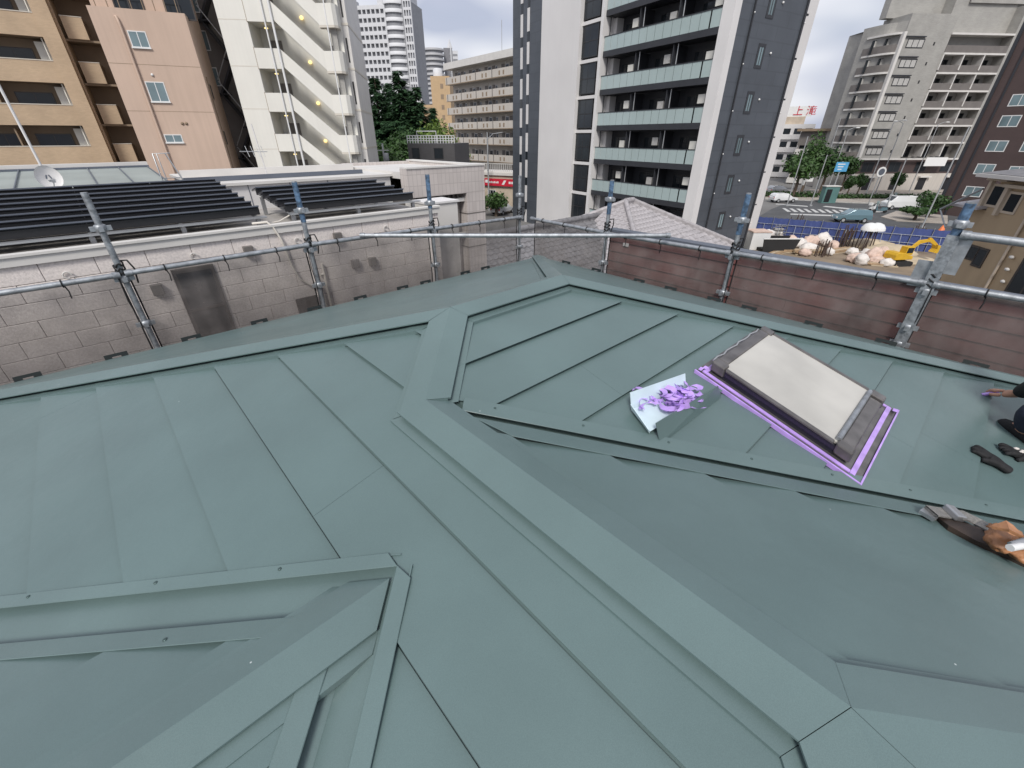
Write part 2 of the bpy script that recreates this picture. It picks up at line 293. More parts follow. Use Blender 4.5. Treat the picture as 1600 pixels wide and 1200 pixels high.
def courses(name, region, plane, axis, start, step, n, joints, down, regions_low=None, low_at=None):
    """split a slope into courses; joints: {course: [positions across]}; down = direction the slope falls on that axis"""
    z = pl[plane]
    slope = part(name, MB().prism(region, lambda x,y: z(x,y)-.06, lambda x,y: z(x,y)-.006), M['roof'], house)
    for k in range(n):
        hi = start+down*step*k; lo = hi+down*(step-.0015)
        regs = [region]
        if regions_low and min(hi, lo) < low_at: regs = regions_low
        for rg in regs:
            a, b = (1, 0) if axis == 0 else (0, 1)
            mn, mxv = min(hi, lo), max(hi, lo)
            p = clip(clip(rg, a, b, mxv), -a, -b, -mn)
            if area(p) < 1e-4: continue
            cuts = sorted(joints.get(k, []))
            edges = [-99]+cuts+[99]
            for i in range(len(edges)-1):
                q = clip(clip(p, b, a, edges[i+1]-.0012), -b, -a, -(edges[i]+.0012))
                if area(q) > 1e-3: panel(slope, q, plane, axis, hi, lo)
    return slope
s2 = math.sqrt(2)
# near left slope, with a notch where the wing's valleys start
Lreg = [(bP,aP),(xL,8.5),(xL,-4.61),(bJ,aK),(bJ,aJ)]
fl = .10                                        # flashing strip beside the notch
apex = (.51+fl*1.0, yW)
notch = [(bP,aP),(xL,8.5),(xL,1.92-xL+fl),(.515,1.505),(.515,1.315),(xL,xL+.90-fl),(xL,-4.61),(bJ,aK),(bJ,aJ)]
Ll = [(bP,aP),(xL,8.5),(xL,1.92-xL+fl),apex,(apex[0],aJ+1)]
Lr = [apex,(xL,xL+.90-fl),(xL,-4.61),(bJ,aK),(bJ,aJ),(apex[0],aJ)]
base_L = [(bP,aP),(xL,8.5),(xL,2.01-xL),(.53,1.48),(.53,1.34),(xL,xL+.81),(xL,-4.61),(bJ,aK),(bJ,aJ)]
z = pl['L']
slopeL = part('roof_slope', MB().prism(base_L, lambda x,y: z(x,y)-.06, lambda x,y: z(x,y)-.006), M['roof'], house)
seam0 = 1.2745+.475*2
jl = {3: [2.09], 6: [5.6]}
for k in range(12):
    hi = seam0-.475*k; lo = hi-.4735
    rgs = [notch] if lo > .30 else [Ll, Lr]
    for rg in rgs:
        p = clip(clip(rg, 1, 0, hi), -1, 0, -lo)
        if area(p) < 1e-4: continue
        if rg is notch and lo < .52:
            panel(slopeL, p, 'L', 0, hi, lo) if not jl.get(k) else None
            if jl.get(k):
                for e0, e1 in zip([-99]+jl[k], jl[k]+[99]):
                    q = clip(clip(p, 0, 1, e1-.0012), 0, -1, -(e0+.0012))
                    if area(q) > 1e-3: panel(slopeL, q, 'L', 0, hi, lo)
            continue
        for e0, e1 in zip([-99]+jl.get(k, []), jl.get(k, [])+[99]):
            q = clip(clip(p, 0, 1, e1-.0012), 0, -1, -(e0+.0012))
            if area(q) > 1e-3: panel(slopeL, q, 'L', 0, hi, lo)
Rreg = [(bP,aP),(bQ,aP),(bE,yR),(5.6,yR),(bJ,aJ)]
Rp = clip(Rreg, -1, -1, -(3.56+.155))
courses('roof_slope', Rp, 'R', 1, 2.495+.463*2, .463, 12, {3: [2.72], 7: [4.70], 8: [5.12, 7.4]}, -1)
Mreg = [(bJ,aJ),(5.6,yR),(5.6,-4.6),(bJ,aK)]
Mp = clip(Mreg, 1, 1, 3.235)
courses('roof_slope', Mp, 'M', 0, 1.07, .475, 10, {}, 1)
courses('roof_slope', [(bJ,aK),(5.6,-4.61),(xL,-4.61)], 'N', 1, aK, .463, 10, {}, -1)
eF = (bE,aE)
courses('roof_slope', [(bP,aP),(bQ,aP),eF,(xL,aE)], 'FL', 1, aP-.1, .475, 12, {4: [.2,4], 5: [2.4], 6: [-.5,5], 7: [3.3], 8: [1,6], 9: [4.2], 10: [2,6.8], 11: [.5,4.5]}, 1)
courses('roof_slope', [(bQ,aP),eF,(bE,yR)], 'FR', 0, bQ-.1, .475, 12, {5: [3.2], 7: [2.2,5], 8: [1], 9: [3.5], 10: [.5,6]}, 1)
# wing slopes
WLreg = [(xW,yW),(xL-.4,yW),(xL-.4,yW+(xW-xL+.4))]; WRreg = [(xW,yW),(xL-.4,yW),(xL-.4,yW-(xW-xL+.4))]
wo_ = .15
courses('roof_slope', clip(WLreg, 1, 1, xW+yW-wo_), 'WL', 1, yW-.16, .475, 9, {}, 1)
courses('roof_slope', clip(WRreg, 1, -1, xW-yW-wo_), 'WR', 1, yW+.16, .475, 9, {}, -1)

# ---- flashings: flat strips beside the valleys, with an upright drop into the valley pan
def strip(name, p0, p1, nrm, w0, w1, plane, h0, h1, m='cap', parent=None, m0=0, m1=0, lab=None):
    """strip along p0-p1 (plan), from w0 to w1 along nrm, between h0 and h1 above plane; m0/m1 slide the far edge for mitres"""
    d = Vector((p1[0]-p0[0], p1[1]-p0[1])).normalized(); n = Vector(nrm).normalized(); z = pl[plane]
    a, b = Vector(p0)+n*w0, Vector(p1)+n*w0; c, e = Vector(p1)+n*w1+d*m1, Vector(p0)+n*w1+d*m0
    if h1-h0 > .05:                              # folded drip edge over a set-back upright
        q = n*min(.10, (w1-w0)*.85); part('flashing_upright', MB().prism([tuple(a+q),tuple(b+q),tuple(b+q*1.08),tuple(a+q*1.08)], lambda x,y: z(x,y)+h0, lambda x,y: z(x,y)+h1-.01), M[m], parent or house); h0 = h1-.007
    return bevel(part(name, MB().prism([tuple(a),tuple(b),tuple(c),tuple(e)], lambda x,y: z(x,y)+h0, lambda x,y: z(x,y)+h1), M[m], parent or house), .003, 1)
# big valley between the far slope and the lower slope
v0, v1 = (1.455, 3.56-1.455), (5.6, 3.56-5.6)
strip('valley_flashing', v0, v1, (1,1), -.004, .13, 'R', -.07, .044)
pan = MB()
zM = pl['M']
pan.prism([(1.42,3.76-1.42),(5.6,3.76-5.6),(5.6,3.22-5.6),(1.42,3.22-1.42)], lambda x,y: zM(x,y)-.09, lambda x,y: zM(x,y)-.022)
part('valley_pan', pan, M['cap'], house)
strip('valley_edge', (1.56,3.235-1.56), (5.6,3.235-5.6), (1,1), -.02, .165, 'M', .034, .040, m0=-.30)
for k in range(9):
    t = 1.62+.47*k
    inst('screw', bpy.data.meshes.get('screw_m') or MB().lathe([(.010,0),(.010,.004),(.006,.006)], 8).mesh('screw_m'), house, (t+.055, 3.56-t+.055, pl['R'](t+.055,3.56-t+.055)+.044))
bpy.data.meshes['screw_m'].materials.append(M['screw'])
# notch flashings (near slope) and valley pans of the wing
strip('valley_flashing', (.51,yW), (xL,1.92-xL), (1,1), -.004, .072, 'L', -.06, .040, m0=.07)
strip('valley_flashing', (.51,yW), (xL,xL+.90), (1,-1), -.004, .085, 'L', -.06, .043, m0=.07)
zWL, zWR, zL = pl['WL'], pl['WR'], pl['L']
pan = MB(); pan.prism([(.64,yW+.0),(xL,2.05-xL),(xL,xW+yW-xL),(xW,yW)], lambda x,y: zL(x,y)-.11, lambda x,y: zL(x,y)-.028)
pan.prism([(xW,yW),(xL,xW+yW-xL),(xL,xW+yW-.20-xL),(xW-.2,yW)], lambda x,y: zWL(x,y)-.11, lambda x,y: zWL(x,y)-.026)
part('valley_pan', pan, M['cap'], house)
pan = MB(); pan.prism([(.64,yW-.001),(xL,xL+.77),(xL,xL+yW-xW),(xW,yW-.001)], lambda x,y: zL(x,y)-.11, lambda x,y: zL(x,y)-.028)
pan.prism([(xW,yW-.001),(xL,xL+yW-xW),(xL,xL+yW-xW+.2),(xW-.2,yW-.001)], lambda x,y: zWR(x,y)-.11, lambda x,y: zWR(x,y)-.026)
part('valley_pan', pan, M['cap'], house)
strip('valley_edge', (xW-.12,yW+.0), (xL,xW+yW-.12-xL), (-1,-1), -.05, .055, 'WL', .034, .040, m0=.06)
strip('valley_edge', (xW-.12,yW-.0), (xL,xL+yW-xW+.12), (-1,1), -.05, .05, 'WR', .034, .040, m0=.06)
scm = bpy.data.meshes['screw_m']
for t in (1.9, 2.44, 3.05, 3.6): inst('screw', scm, house, (1.92-t+.045, t+.02, zL(1.92-t+.045,t)+.040))
for t in (.55, -.1): inst('screw', scm, house, (t-.85+.05, t, zL(t-.80,t)+.043))
for t in (2.0, 2.75): inst('screw', scm, house, (xW+yW-.15-t, t, zWL(0,t)+.040))

# ---- ridge and hip caps: two wings, upright sides and a foot on the roof
def ridgecap(name, p0, p1, planeA, planeB, wA, wB, k0=(0,0), k1=(0,0), h=.078, foot=.05, footA=None):
    P0, P1 = Vector(p0), Vector(p1); d = (P1-P0).normalized(); n = Vector((d.y,-d.x)); Ln = (P1-P0).length
    zA, zB = pl[planeA], pl[planeB]; mid = P0+d*.5
    def at(t, off, hh, z): q = P0+d*t+n*off; return (q.x, q.y, z(q.x,q.y)+hh)
    # which side of the line is plane A on: n*side
    mb = MB()
    foot_ = foot
    for z, wd, sgn, ka, kb in ((zA, wA, -1, k0[0], k1[0]), (zB, wB, 1, k0[1], k1[1])):
        foot = footA if (footA is not None and sgn < 0) else foot_
        pr = [(0,h),(wd,h),(wd,h-.010),(wd-.012,h-.010),(wd-.135,h-.014),(wd-.13,.020),(wd+foot,.036),(wd+foot,.0)]   # drip edge overhangs the upright
        vs = []
        for o, hh in pr: vs.append(at(-ka*o, sgn*o, hh, z))
        for o, hh in pr: vs.append(at(Ln+kb*o, sgn*o, hh, z))
        m = len(pr); fs = []
        for i in range(m-1): fs.append((i,i+1,m+i+1,m+i) if sgn < 0 else (i,m+i,m+i+1,i+1))
        # closed ends
        mb.add(vs, fs)
        e0 = [at(-ka*o, sgn*o, hh, z) for o, hh in ((0,h-.002),(wd-.02,h-.002),(wd-.02,.02),(0,-.03))]; e1 = [at(Ln+kb*o, sgn*o, hh, z) for o, hh in ((0,h-.002),(wd-.02,h-.002),(wd-.02,.02),(0,-.03))]
        mb.add(e0, [(0,1,2,3)]); mb.add(e1, [(3,2,1,0)])
    return part(name, mb, M['cap'], house)
T = .414
HW = .17
g3 = .0012
def off(p, q, e0=g3, e1=g3):
    p, q = Vector(p), Vector(q); d = (q-p).normalized(); return tuple(p+d*e0), tuple(q-d*e1)
Pp, Qp, Jp, Kp = (bP,aP), (bQ,aP), (bJ,aJ), (bJ,aK)
# line direction and the plane on its left (-n side is left of travel)
ridgecap('ridge_cap', *off(Pp, Qp), 'FL', 'R', HW, HW, k0=(-T,-T), k1=(-T,-T))
ridgecap('hip_cap', *off(Pp, (xL+.02,8.48)), 'L', 'FL', HW, HW, k0=(-1,-T))
ridgecap('hip_cap', *off(Pp, Jp), 'R', 'L', HW, HW, k0=(-T,-1), k1=(-T,T))
ridgecap('ridge_cap', *off(Jp, Kp), 'M', 'L', .165, .19, k0=(-T,T), k1=(-T,-T), h=.08, footA=.004)
ridgecap('hip_cap', *off(Kp, (5.6,-4.616)), 'M', 'N', .165, .165, k0=(-T,-1))
ridgecap('hip_cap', *off(Kp, (xL,-4.61)), 'N', 'L', .165, .19, k0=(-1,-T))
ridgecap('hip_cap', *off(Qp, (8.86,8.48)), 'FL', 'FR', HW, HW, k0=(-T,-1))
ridgecap('hip_cap', *off(Qp, (8.86,-2.04)), 'FR', 'R', HW, HW, k0=(-1,-T))
ridgecap('ridge_cap', (.455,yW), (xL-.4,yW), 'WR', 'WL', .165, .165, k0=(-1,-1), h=.06, foot=.06)
# ---- eaves: fascia, gutter, snow guards, walls
fas = MB(); fas.box(xL, bE, aE, aE+.025, zE-.2, zE-.008); part('fascia_board', fas, M['cap'], house)
fas = MB(); fas.box(bE, bE+.025, yR, aE+.025, zE-.2, zE-.008); part('fascia_board', fas, M['cap'], house)
def gutter(p, q, n):
    mb = MB(); p, q, n = Vector(p), Vector(q), Vector(n); prof = [(0,.0),(.0,-.09),(.11,-.09),(.12,-.01),(.112,-.01),(.104,-.082),(.008,-.082),(.008,0)]
    k = len(prof); vs = [p+n*o+Vector((0,0,h)) for o,h in prof]+[q+n*o+Vector((0,0,h)) for o,h in prof]
    mb.add(vs, [(i,(i+1)%k,k+(i+1)%k,k+i) for i in range(k)]); return mb
part('gutter', gutter((xL,aE+.026,zE-.035),(bE+.15,aE+.026,zE-.035),(0,1,0)), M['brownframe'], house)
part('gutter', gutter((bE+.026,yR,zE-.035),(bE+.026,aE+.15,zE-.035),(1,0,0)), M['brownframe'], house)
wl = MB(); wl.box(xL+.6, bE-.6, -4, aE-.6, ZG, zE-.25); part('outer_wall', wl, M['plaster'], house)
sgm = MB(); sgm.box(-.14,.14,-.006,.006,.03,.075).box(-.14,-.055,-.006,.006,-.02,.03).box(.055,.14,-.006,.006,-.02,.03).box(-.14,-.055,-.10,-.0065,.004,.010).box(.055,.14,-.10,-.0065,.004,.010)
sgm = sgm.mesh('snow_guard_m'); sgm.materials.append(M['darkmetal'])
for b in (-1.5,-.53,.45,1.5,2.5,3.45,4.45,5.05,6.2,6.85):
    y = aE-.11; o = inst('snow_guard', sgm, house, (b, y, pl['FL'](b,y)+.02)); o.rotation_euler = (-math.atan(sFL),0,0)
for a in (7.35,6.35,5.1,4.3,3.32,2.62,1.5,.45,-.62,-1.6):
    x = bE-.11; o = inst('snow_guard', sgm, house, (x, a, pl['FR'](x,a)+.02)); o.rotation_euler = (0, math.atan(sFR), 0); o.rotation_euler.rotate_axis('Z', -R(90))

# ------------------------------------------------------------------ scaffold round the eaves
SA, SB = 9.5, 9.15
def post(name, x, y, ztop, label, clampz, thick=.046, sleeve=True, group='scaffold posts'):
    t = thing(name, label, 'scaffold post', HF, (x, y, ZG), group)
    part('tube', MB().tube([(x,y,ZG+.05),(x,y,ztop)], thick, 12), M['galv2'], t)
    pbox('base_plate', M['galv'], t, x-.12, x+.12, y-.12, y+.12, ZG, ZG+.05)
    for zc in clampz:
        mb = MB(); mb.lathe([(thick+.012,-.06),(thick+.03,-.05),(thick+.03,.05),(thick+.012,.06)], 10, (x,y,zc)); part('wedge_socket', mb, M['galv'], t)
        part('socket_lug', MB().box(x-.135,x+.135,y-.03,y+.03,zc-.035,zc+.035), M['galv'], t); part('socket_lug', MB().box(x-.03,x+.03,y-.135,y+.135,zc-.034,zc+.034), M['galv'], t)
    if sleeve:
        part('joint_pin', MB().tube([(x,y,ztop-.75),(x,y,ztop-.02)], thick+.006, 12), M['bluetape'], t)
    tie = MB(); tie.tube([(x+(thick+.02)*math.cos(a), y+(thick+.02)*math.sin(a), 7.97+.012*a+.03*math.sin(3*a)) for a in [i*.5 for i in range(40)]]+[(x+.13,y-.08,8.25),(x+.18,y-.05,8.1),(x+.15,y+.01,7.85)], .014, 5)
    part('tie_cord', tie, M['black'], t)
    part('slack_cord', MB().tube([(x-.07,y-.05,8.0),(x-.085,y-.06,7.6),(x-.06,y-.06,7.3),(x-.075,y-.05,6.6)], .009, 5), M['black'], t)
    return t
post('scaffold_post', -.03, SA, 9.27, 'scaffold post in front of the solar panels, leftmost in the photo', [8.75,7.95,7.15], sleeve=False)
post('scaffold_post', 3.03, SA, 9.25, 'scaffold post with blue top in front of the gap between both solar arrays', [8.72,7.95,7.2])
post('scaffold_post', 6.06, SA, 9.23, 'blue topped scaffold post before the pale tiled block', [8.6,7.95,7.1])
post('scaffold_post', 9.1, SA, 9.05, 'corner scaffold post standing before the charcoal tower', [8.55,7.95,7.1], sleeve=False)
post('scaffold_post', SB, 6.42, 9.12, 'scaffold post by the pale tiled hip roof at the left end of the maroon wall', [8.7,7.9,7.2])
post('scaffold_post', SB, 3.31, 9.08, 'scaffold post with streaky blue top before the maroon wall and the tower side', [8.6,7.9,7.15])
bigp = post('scaffold_post', SB, .30, 9.2, 'stout scaffold post with plates and blue patch, rightmost in the photo', [8.9,7.9,7.3,7.0], thick=.056)
mb = MB(); mb.box(SB-.012, SB+.012, .08, .30, 8.3, 8.78); mb.box(SB-.01, SB+.01, .33, .52, 8.0, 8.42); part('bracket_plate', MB().box(SB-.02, SB+.02, .08, .26, 8.2, 8.78), M['galv'], bigp); part('bracket_plate', MB().box(SB-.01, SB+.01, .33, .56, 7.95, 8.35), M['galv'], bigp)
mb = MB(); mb.box(SB-.075, SB+.075, .22, .38, 6.4, 8.75); part('channel_section', mb, M['galv2'], bigp)
def rail(label, p, q, r=.044, group='scaffold rails', ties=3, clamp=True):
    p, q = Vector(p), Vector(q); t = thing('scaffold_rail', label, 'scaffold rail', HF, tuple(p), group)
    part('tube', MB().tube([p, q], r, 12), M['galv'], t)
    d = (q-p).normalized()
    for e in (p+d*.05, q-d*.05): part('rail_end', MB().tube([e-d*.05, e+d*.05], r+.012, 10), M['galv2'], t)
    for k in range(ties):
        c = p+(q-p)*((k+.6)/(ties+.3)); n = Vector((-d.y,d.x,0))
        tb = MB(); tb.tube([c+n*.055*math.cos(a)+Vector((0,0,.055*math.sin(a))) for a in [i*.63 for i in range(11)]]+[c+d*.03+Vector((0,0,-.13)), c+d*.02+Vector((0,0,-.24))], .010, 5); part('tie_cord', tb, M['black'], t)
    return t
rail('scaffold rail left of the leftmost post, cut by the left edge', (-3.4,SA-.05,8.02), (-.06,SA-.05,8.03))
rail('scaffold rail between the two left posts below the solar panels', (.0,SA-.05,8.04), (3.0,SA-.05,8.06))
rail('scaffold rail from the second post to the post before the pale tiled block', (3.06,SA-.05,8.06), (6.03,SA-.05,8.03))
rail('short far scaffold rail that ends at the corner post from the left', (6.09,SA-.05,8.0), (9.07,SA-.05,7.96))
rail('scaffold rail running right from the corner post', (SB-.05,9.02,7.97), (SB-.05,6.45,7.94))
rail('scaffold rail over the narrow left bay of the maroon wall', (SB-.05,6.39,7.93), (SB-.05,3.34,7.97))
rail('long scaffold rail over the widest bay of the maroon wall', (SB-.05,3.28,7.98), (SB-.05,.34,8.03))
rail('scaffold rail right of the stout post over the maroon wall', (SB-.05,.26,8.03), (SB-.05,-3.0,8.05))
rail('raised thick scaffold rail right of the stout post before the sand coloured house', (SB-.06,.24,8.77), (SB-.06,-3.0,8.7), r=.055, ties=0)
p0, p1 = zhit(563,368,8.15), zhit(1047,368,8.15)
def toH(p): return (p.dot(HF.ex), p.dot(HF.ey), p.z)
rail('level tie pipe crossing the scaffold corner', toH(p0), toH(p1), ties=0)
def net(label, p, q, ztop, zbot, seed):
    p, q = Vector(p), Vector(q); n = 28; mrows = 16; d = (q-p); nn = Vector((-d.y, d.x)).normalized(); vs = []
    for j in range(mrows+1):
        for i in range(n+1):
            t = i/n; c = p+d*t; zz = ztop+(zbot-ztop)*j/mrows
            sag = -.02*math.sin(math.pi*t*5)*(1-j/mrows) if j == 0 else 0
            o = .10*noise.noise(Vector((t*3.1+seed, zz*1.3, seed)))*(.25+j/mrows)+.02*math.sin(t*40+seed)*(j/mrows)*.3
            vs.append((c.x+nn.x*o, c.y+nn.y*o, zz+sag))
    mb = MB(); mb.add(vs, [(j*(n+1)+i, j*(n+1)+i+1, (j+1)*(n+1)+i+1, (j+1)*(n+1)+i) for j in range(mrows) for i in range(n)], True)
    t = thing('scaffold_net', label, 'netting', HF, (p.x, p.y, zbot), 'scaffold netting sheets')
    part('sheet', mb, M['net'], t)
    hem = MB(); hem.tube([(v[0], v[1], v[2]) for v in vs[:n+1]], .011, 6); part('hem', hem, M['black'], t)
    for i in (0, n): part('side_hem', MB().tube([vs[j*(n+1)+i] for j in range(mrows+1)], .014, 5), M['black'], t)
    return t
o_ = .09
net('grey netting at the far left below the solar panels', (-3.4,SA+o_), (-.10,SA+o_), 7.99, 4.2, 1)
net('grey netting in front of the wall with the tall dark window', (.04,SA+o_), (2.96,SA+o_), 8.01, 4.2, 2)
net('grey netting before the plain siding with small vent boxes', (3.10,SA+o_), (5.99,SA+o_), 8.01, 4.2, 3)
net('grey netting across the old tiled roof left of the corner post', (6.13,SA+o_), (9.08,SA+o_), 7.96, 4.2, 4)
net('grey netting across the old tiled roof right of the corner post', (SB+o_,9.0), (SB+o_,6.50), 7.92, 4.2, 5)
net('grey netting before the left bay of the maroon wall', (SB+o_,6.35), (SB+o_,3.38), 7.93, 4.2, 6)
net('grey netting before the wide middle bay of the maroon wall', (SB+o_,3.24), (SB+o_,.38), 7.98, 4.2, 7)
net('grey netting before the maroon wall right of the stout post', (SB+o_,.22), (SB+o_,-3.0), 8.0, 4.2, 8)

# ------------------------------------------------------------------ left neighbour: pinkish siding, flat roof with solar panels
nb = thing('neighbour_building', 'flat roofed neighbour clad in pinkish stone siding under the solar panels', 'building', HF, (0, 10.3, ZG))
NW, NE = -4.5, 6.8
ctop = 8.40
wall = pbox('wall', M['stonejoint'], nb, NW, NE, 10.33, 14.2, ZG, 8.22)
pw, ph = .70, .30
r = 0; zc = 8.22
slotW = [(0.66,1.36,6.2,7.80),(2.70,3.17,6.2,6.74)]
while zc > 4.6:
    x = NW + (-(r % 2))*.35
    while x < NE:
        x0, x1 = max(NW, x)+.004, min(NE, x+pw)-.004; z0, z1 = zc-ph+.004, zc-.004
        if x1-x0 > .03:
            # leave the openings clear
            pieces = [(x0,x1,z0,z1)]
            for (a,b,c,d) in slotW:
                nxt = []
                for (p,q,s_,t_) in pieces:
                    if q <= a or p >= b or t_ <= c or s_ >= d: nxt.append((p,q,s_,t_)); continue
                    if p < a: nxt.append((p,a,s_,t_))
                    if q > b: nxt.append((b,q,s_,t_))
                    if t_ > d: nxt.append((max(p,a),min(q,b),d,t_))
                pieces = nxt
            mb = MB()
            for (p,q,s_,t_) in pieces:
                if q-p > .02 and t_-s_ > .02: mb.box(p,q,10.3,10.34,s_,t_)
            if mb.v: bevel(part('siding_panel', mb, M['stone'], wall), .006, 1)
        x += pw
    zc -= ph; r += 1
part('coping', MB().box(NW, NE+.03, 10.25, 10.45, 8.22, 8.36).box(NW, NE+.05, 10.22, 10.40, 8.36, 8.40), M['coping'], nb)
pbox('roof_deck', M['flatroof'], nb, NW, NE, 10.46, 14.2, 8.05, 8.23)
win = part('window', MB().box(.66,.72,10.27,10.34,6.2,7.8).box(1.30,1.36,10.27,10.34,6.2,7.8).box(.72,1.30,10.27,10.34,7.72,7.8).box(.72,1.30,10.28,10.34,6.95,7.0), M['brownframe'], nb)
pbox('pane', M['pane'], win, .72, 1.30, 10.30, 10.325, 6.2, 7.72)
v = part('louver_vent', MB().box(2.70,3.17,10.26,10.34,6.2,6.74), M['brownframe'], nb)
for b, z_ in ((.35,7.5),(2.05,7.95),(3.95,7.97),(4.25,7.3),(4.7,7.28)): bevel(pbox('vent_box', M['browngate'], nb, b-.09, b+.09, 10.2, 10.31, z_-.1, z_+.1), .01)
for b, z_ in ((-.72,7.98),(1.1,8.0),(3.05,8.02),(5.2,8.02)):
    mb = MB(); mb.tube([(b+.055*math.cos(a), 10.27, z_+.055*math.sin(a)) for a in [i*.55 for i in range(10)]], .012, 6); part('hook', mb, M['coping'], nb)
mb = MB(); mb.tube([(2.30,10.42,8.44),(2.55,10.28,8.46),(2.63,10.24,8.35),(2.72,10.24,8.1),(2.80,10.24,7.5),(2.88,10.24,7.2),(3.1,10.24,7.0),(3.3,10.24,6.96),(3.35,10.24,6.2)], .022, 8); part('conduit', mb, M['pvc'], nb)
mb = MB(); mb.tube([(3.45,10.24,7.45),(3.45,10.24,6.3)], .03, 8); mb.tube([(3.45,10.24,7.2),(3.36,10.24,7.2)], .03, 8); part('downpipe', mb, M['pvc'], nb)
# raised rear part behind the panels, gable of grey metal roof at the far left, blocky tiled end on the right
rear = thing('rear_block', 'white walled rear block with blue grey eaves band behind the solar panels', 'building', HF, (2.2, 14.2, ZG))
pbox('wall', M['white'], rear, 2.3, 7.6, 14.2, 19, ZG, 8.86)
pbox('eaves_band', M['bluegrey'], rear, 2.0, 7.0, 14.9, 15.0, 8.935, 9.05)
pbox('roof_deck', M['coping'], rear, 2.2, 7.7, 14.12, 19, 8.86, 8.93)
mb = MB(); mb.box(2.25, 7.6, 16.9, 17.1, 8.93, 9.12); part('parapet', mb, M['coping'], rear)
for x in (3.3,4.4,5.5,6.6): pbox('panel_joint', M['bluegrey'], rear, x-.008, x+.008, 14.185, 14.2, 7.2, 8.86)
mr = thing('metal_roof_block', 'low block with grey standing seam metal roof at the far left', 'building', HF, (-6, 14.6, ZG))
pbox('wall', M['white'], mr, -7, 1.9, 14.7, 21.5, ZG, 8.5)
zr = lambda x,y: 8.62+(y-14.4)*.058
for k in range(11):
    x0 = 1.95-.82*(k+1); x1 = x0+.80
    part('roof_sheet', MB().prism([(x0,14.4),(x1,14.4),(x1,21.6),(x0,21.6)], lambda x,y: zr(x,y)-.06, zr), M['metalroof'], mr)
    part('standing_seam', MB().prism([(x1,14.4),(x1+.02,14.4),(x1+.02,21.6),(x1,21.6)], lambda x,y: zr(x,y)-.06, lambda x,y: zr(x,y)+.05), M['bluegrey'], mr)
pbox('ridge_band', M['bluegrey'], mr, -7, 2.0, 21.6, 21.75, 8.9, 9.10); pbox('ridge_coping', M['coping'], mr, -7, 2.0, 21.76, 22.1, 8.9, 9.2)
tb = thing('tiled_block', 'pale tiled stair block with louvred openings at the right end of the neighbour', 'building', HF, (7.7, 13.2, ZG))
X0, X1, Y0 = 7.65, 10.85, 13.2
pbox('fascia', M['tileclad'], tb, X0, X1, Y0, Y0+.4, 8.25, 9.10)
pbox('column', M['tileclad'], tb, 10.0, X1-.002, Y0+.003, Y0+.9, ZG, 8.25)
pbox('side_wall', M['tileclad'], tb, X1-.3, X1-.003, Y0+.4, 18, ZG, 9.10)
pbox('back_wall', M['browngate'], tb, X0, 10.0, Y0+1.0, Y0+1.2, ZG, 8.25)
pbox('rear_wall', M['tileclad'], tb, X0, X1-.3, 17.8, 18, ZG, 9.099)
pbox('roof_deck', M['coping'], tb, X0+.02, X1-.3, Y0+.4, 17.8, 8.8, 9.0)
pbox('roof_coping', M['coping'], tb, X0, X1+.03, Y0-.03, Y0+.38, 9.103, 9.15); pbox('roof_coping', M['coping'], tb, X1-.33, X1+.03, Y0+.39, 18.05, 9.104, 9.15)
for z_ in (8.05, 6.85): pbox('cross_beam', M['coping'], tb, X0, 9.99, Y0+.12, Y0+.28, z_-.08, z_+.04)
for k in range(11): pbox('louver', M['browngate'], tb, 7.8+.2*k, 7.86+.2*k, Y0+.3, Y0+.42, ZG, 8.2)
for z_ in (7.55,6.35): pbox('joint_band', M['browngate'], tb, 9.99, X1+.006, Y0-.004, Y0+.9, z_-.02, z_+.02)
ac = thing('equipment_cabinet', 'pale equipment cabinet between the siding wall and the louvred tiled block', 'cabinet', HF, (7.2, 11.2, ZG))
pbox('body', M['coping'], ac, 6.86, 7.9, 10.9, 11.7, ZG, 8.35); pbox('door_slot', M['dark'], ac, 6.95, 7.12, 10.88, 10.9, 7.3, 8.2); pbox('lid', M['white'], ac, 6.84, 7.95, 10.86, 11.75, 8.35, 8.40)
# solar arrays
def array(label, x0, x1, y0, rows, z0, dz, dy):
    t = thing('solar_array', label, 'solar panels', HF, (x0, y0, 8.23), 'solar arrays on the flat roof')
    ncol = max(2, round((x1-x0)/1.35)); wd = (x1-x0)/ncol
    pm = MB(); pm.prism([(.008,0),(wd-.008,0),(wd-.008,.47),(.008,.47)], lambda x,y: .075-y*.20-.02, lambda x,y: .075-y*.20+.02); pm = pm.mesh('solar_panel_m'); pm.materials.append(M['solar'])
    for r_ in range(rows):
        y = y0+.12+dy*r_; zz = z0+dz*r_
        for c in range(ncol): inst('solar_panel', pm, t, (x0+.05*r_*0+wd*c, y, zz))
        pbox('panel_rail', M['frame'], t, x0, x1, y+.04, y+.08, zz-.09, zz+.04)
        pbox('panel_lip', M['bluegrey'], t, x0, x1, y-.012, y-.001, zz+.075, zz+.10)
    pbox('front_sill', M['alum'], t, x0, x1+.05, y0-.12, y0+.04, z0-.13, z0-.10)
    for c in range(ncol+1):
        x = x0+.1+(x1-x0-.2)*c/ncol
        mb = MB(); mb.bar((x,y0,z0-.15),(x,y0+dy*rows,z0+dz*rows-.11),.05,.06); part('slope_rail', mb, M['alum'], t)
        for y in (y0+.05, y0+dy*rows-.3): pbox('foot', M['alum'], t, x-.04, x+.04, y-.04, y+.04, 8.23, z0+dz*(y-y0)/dy-.17)
    return t
array('long black solar array on the left of the flat roof', -4.4, 2.62, 10.75, 8, 8.62, .047, .50)
array('shorter black solar array on the right of the flat roof', 3.15, 6.45, 10.75, 5, 8.62, .047, .50)
mb = MB(); mb.tube([(2.5,10.9,8.42),(2.7,10.85,8.34),(2.95,10.85,8.36),(3.2,10.9,8.45)], .018, 6)
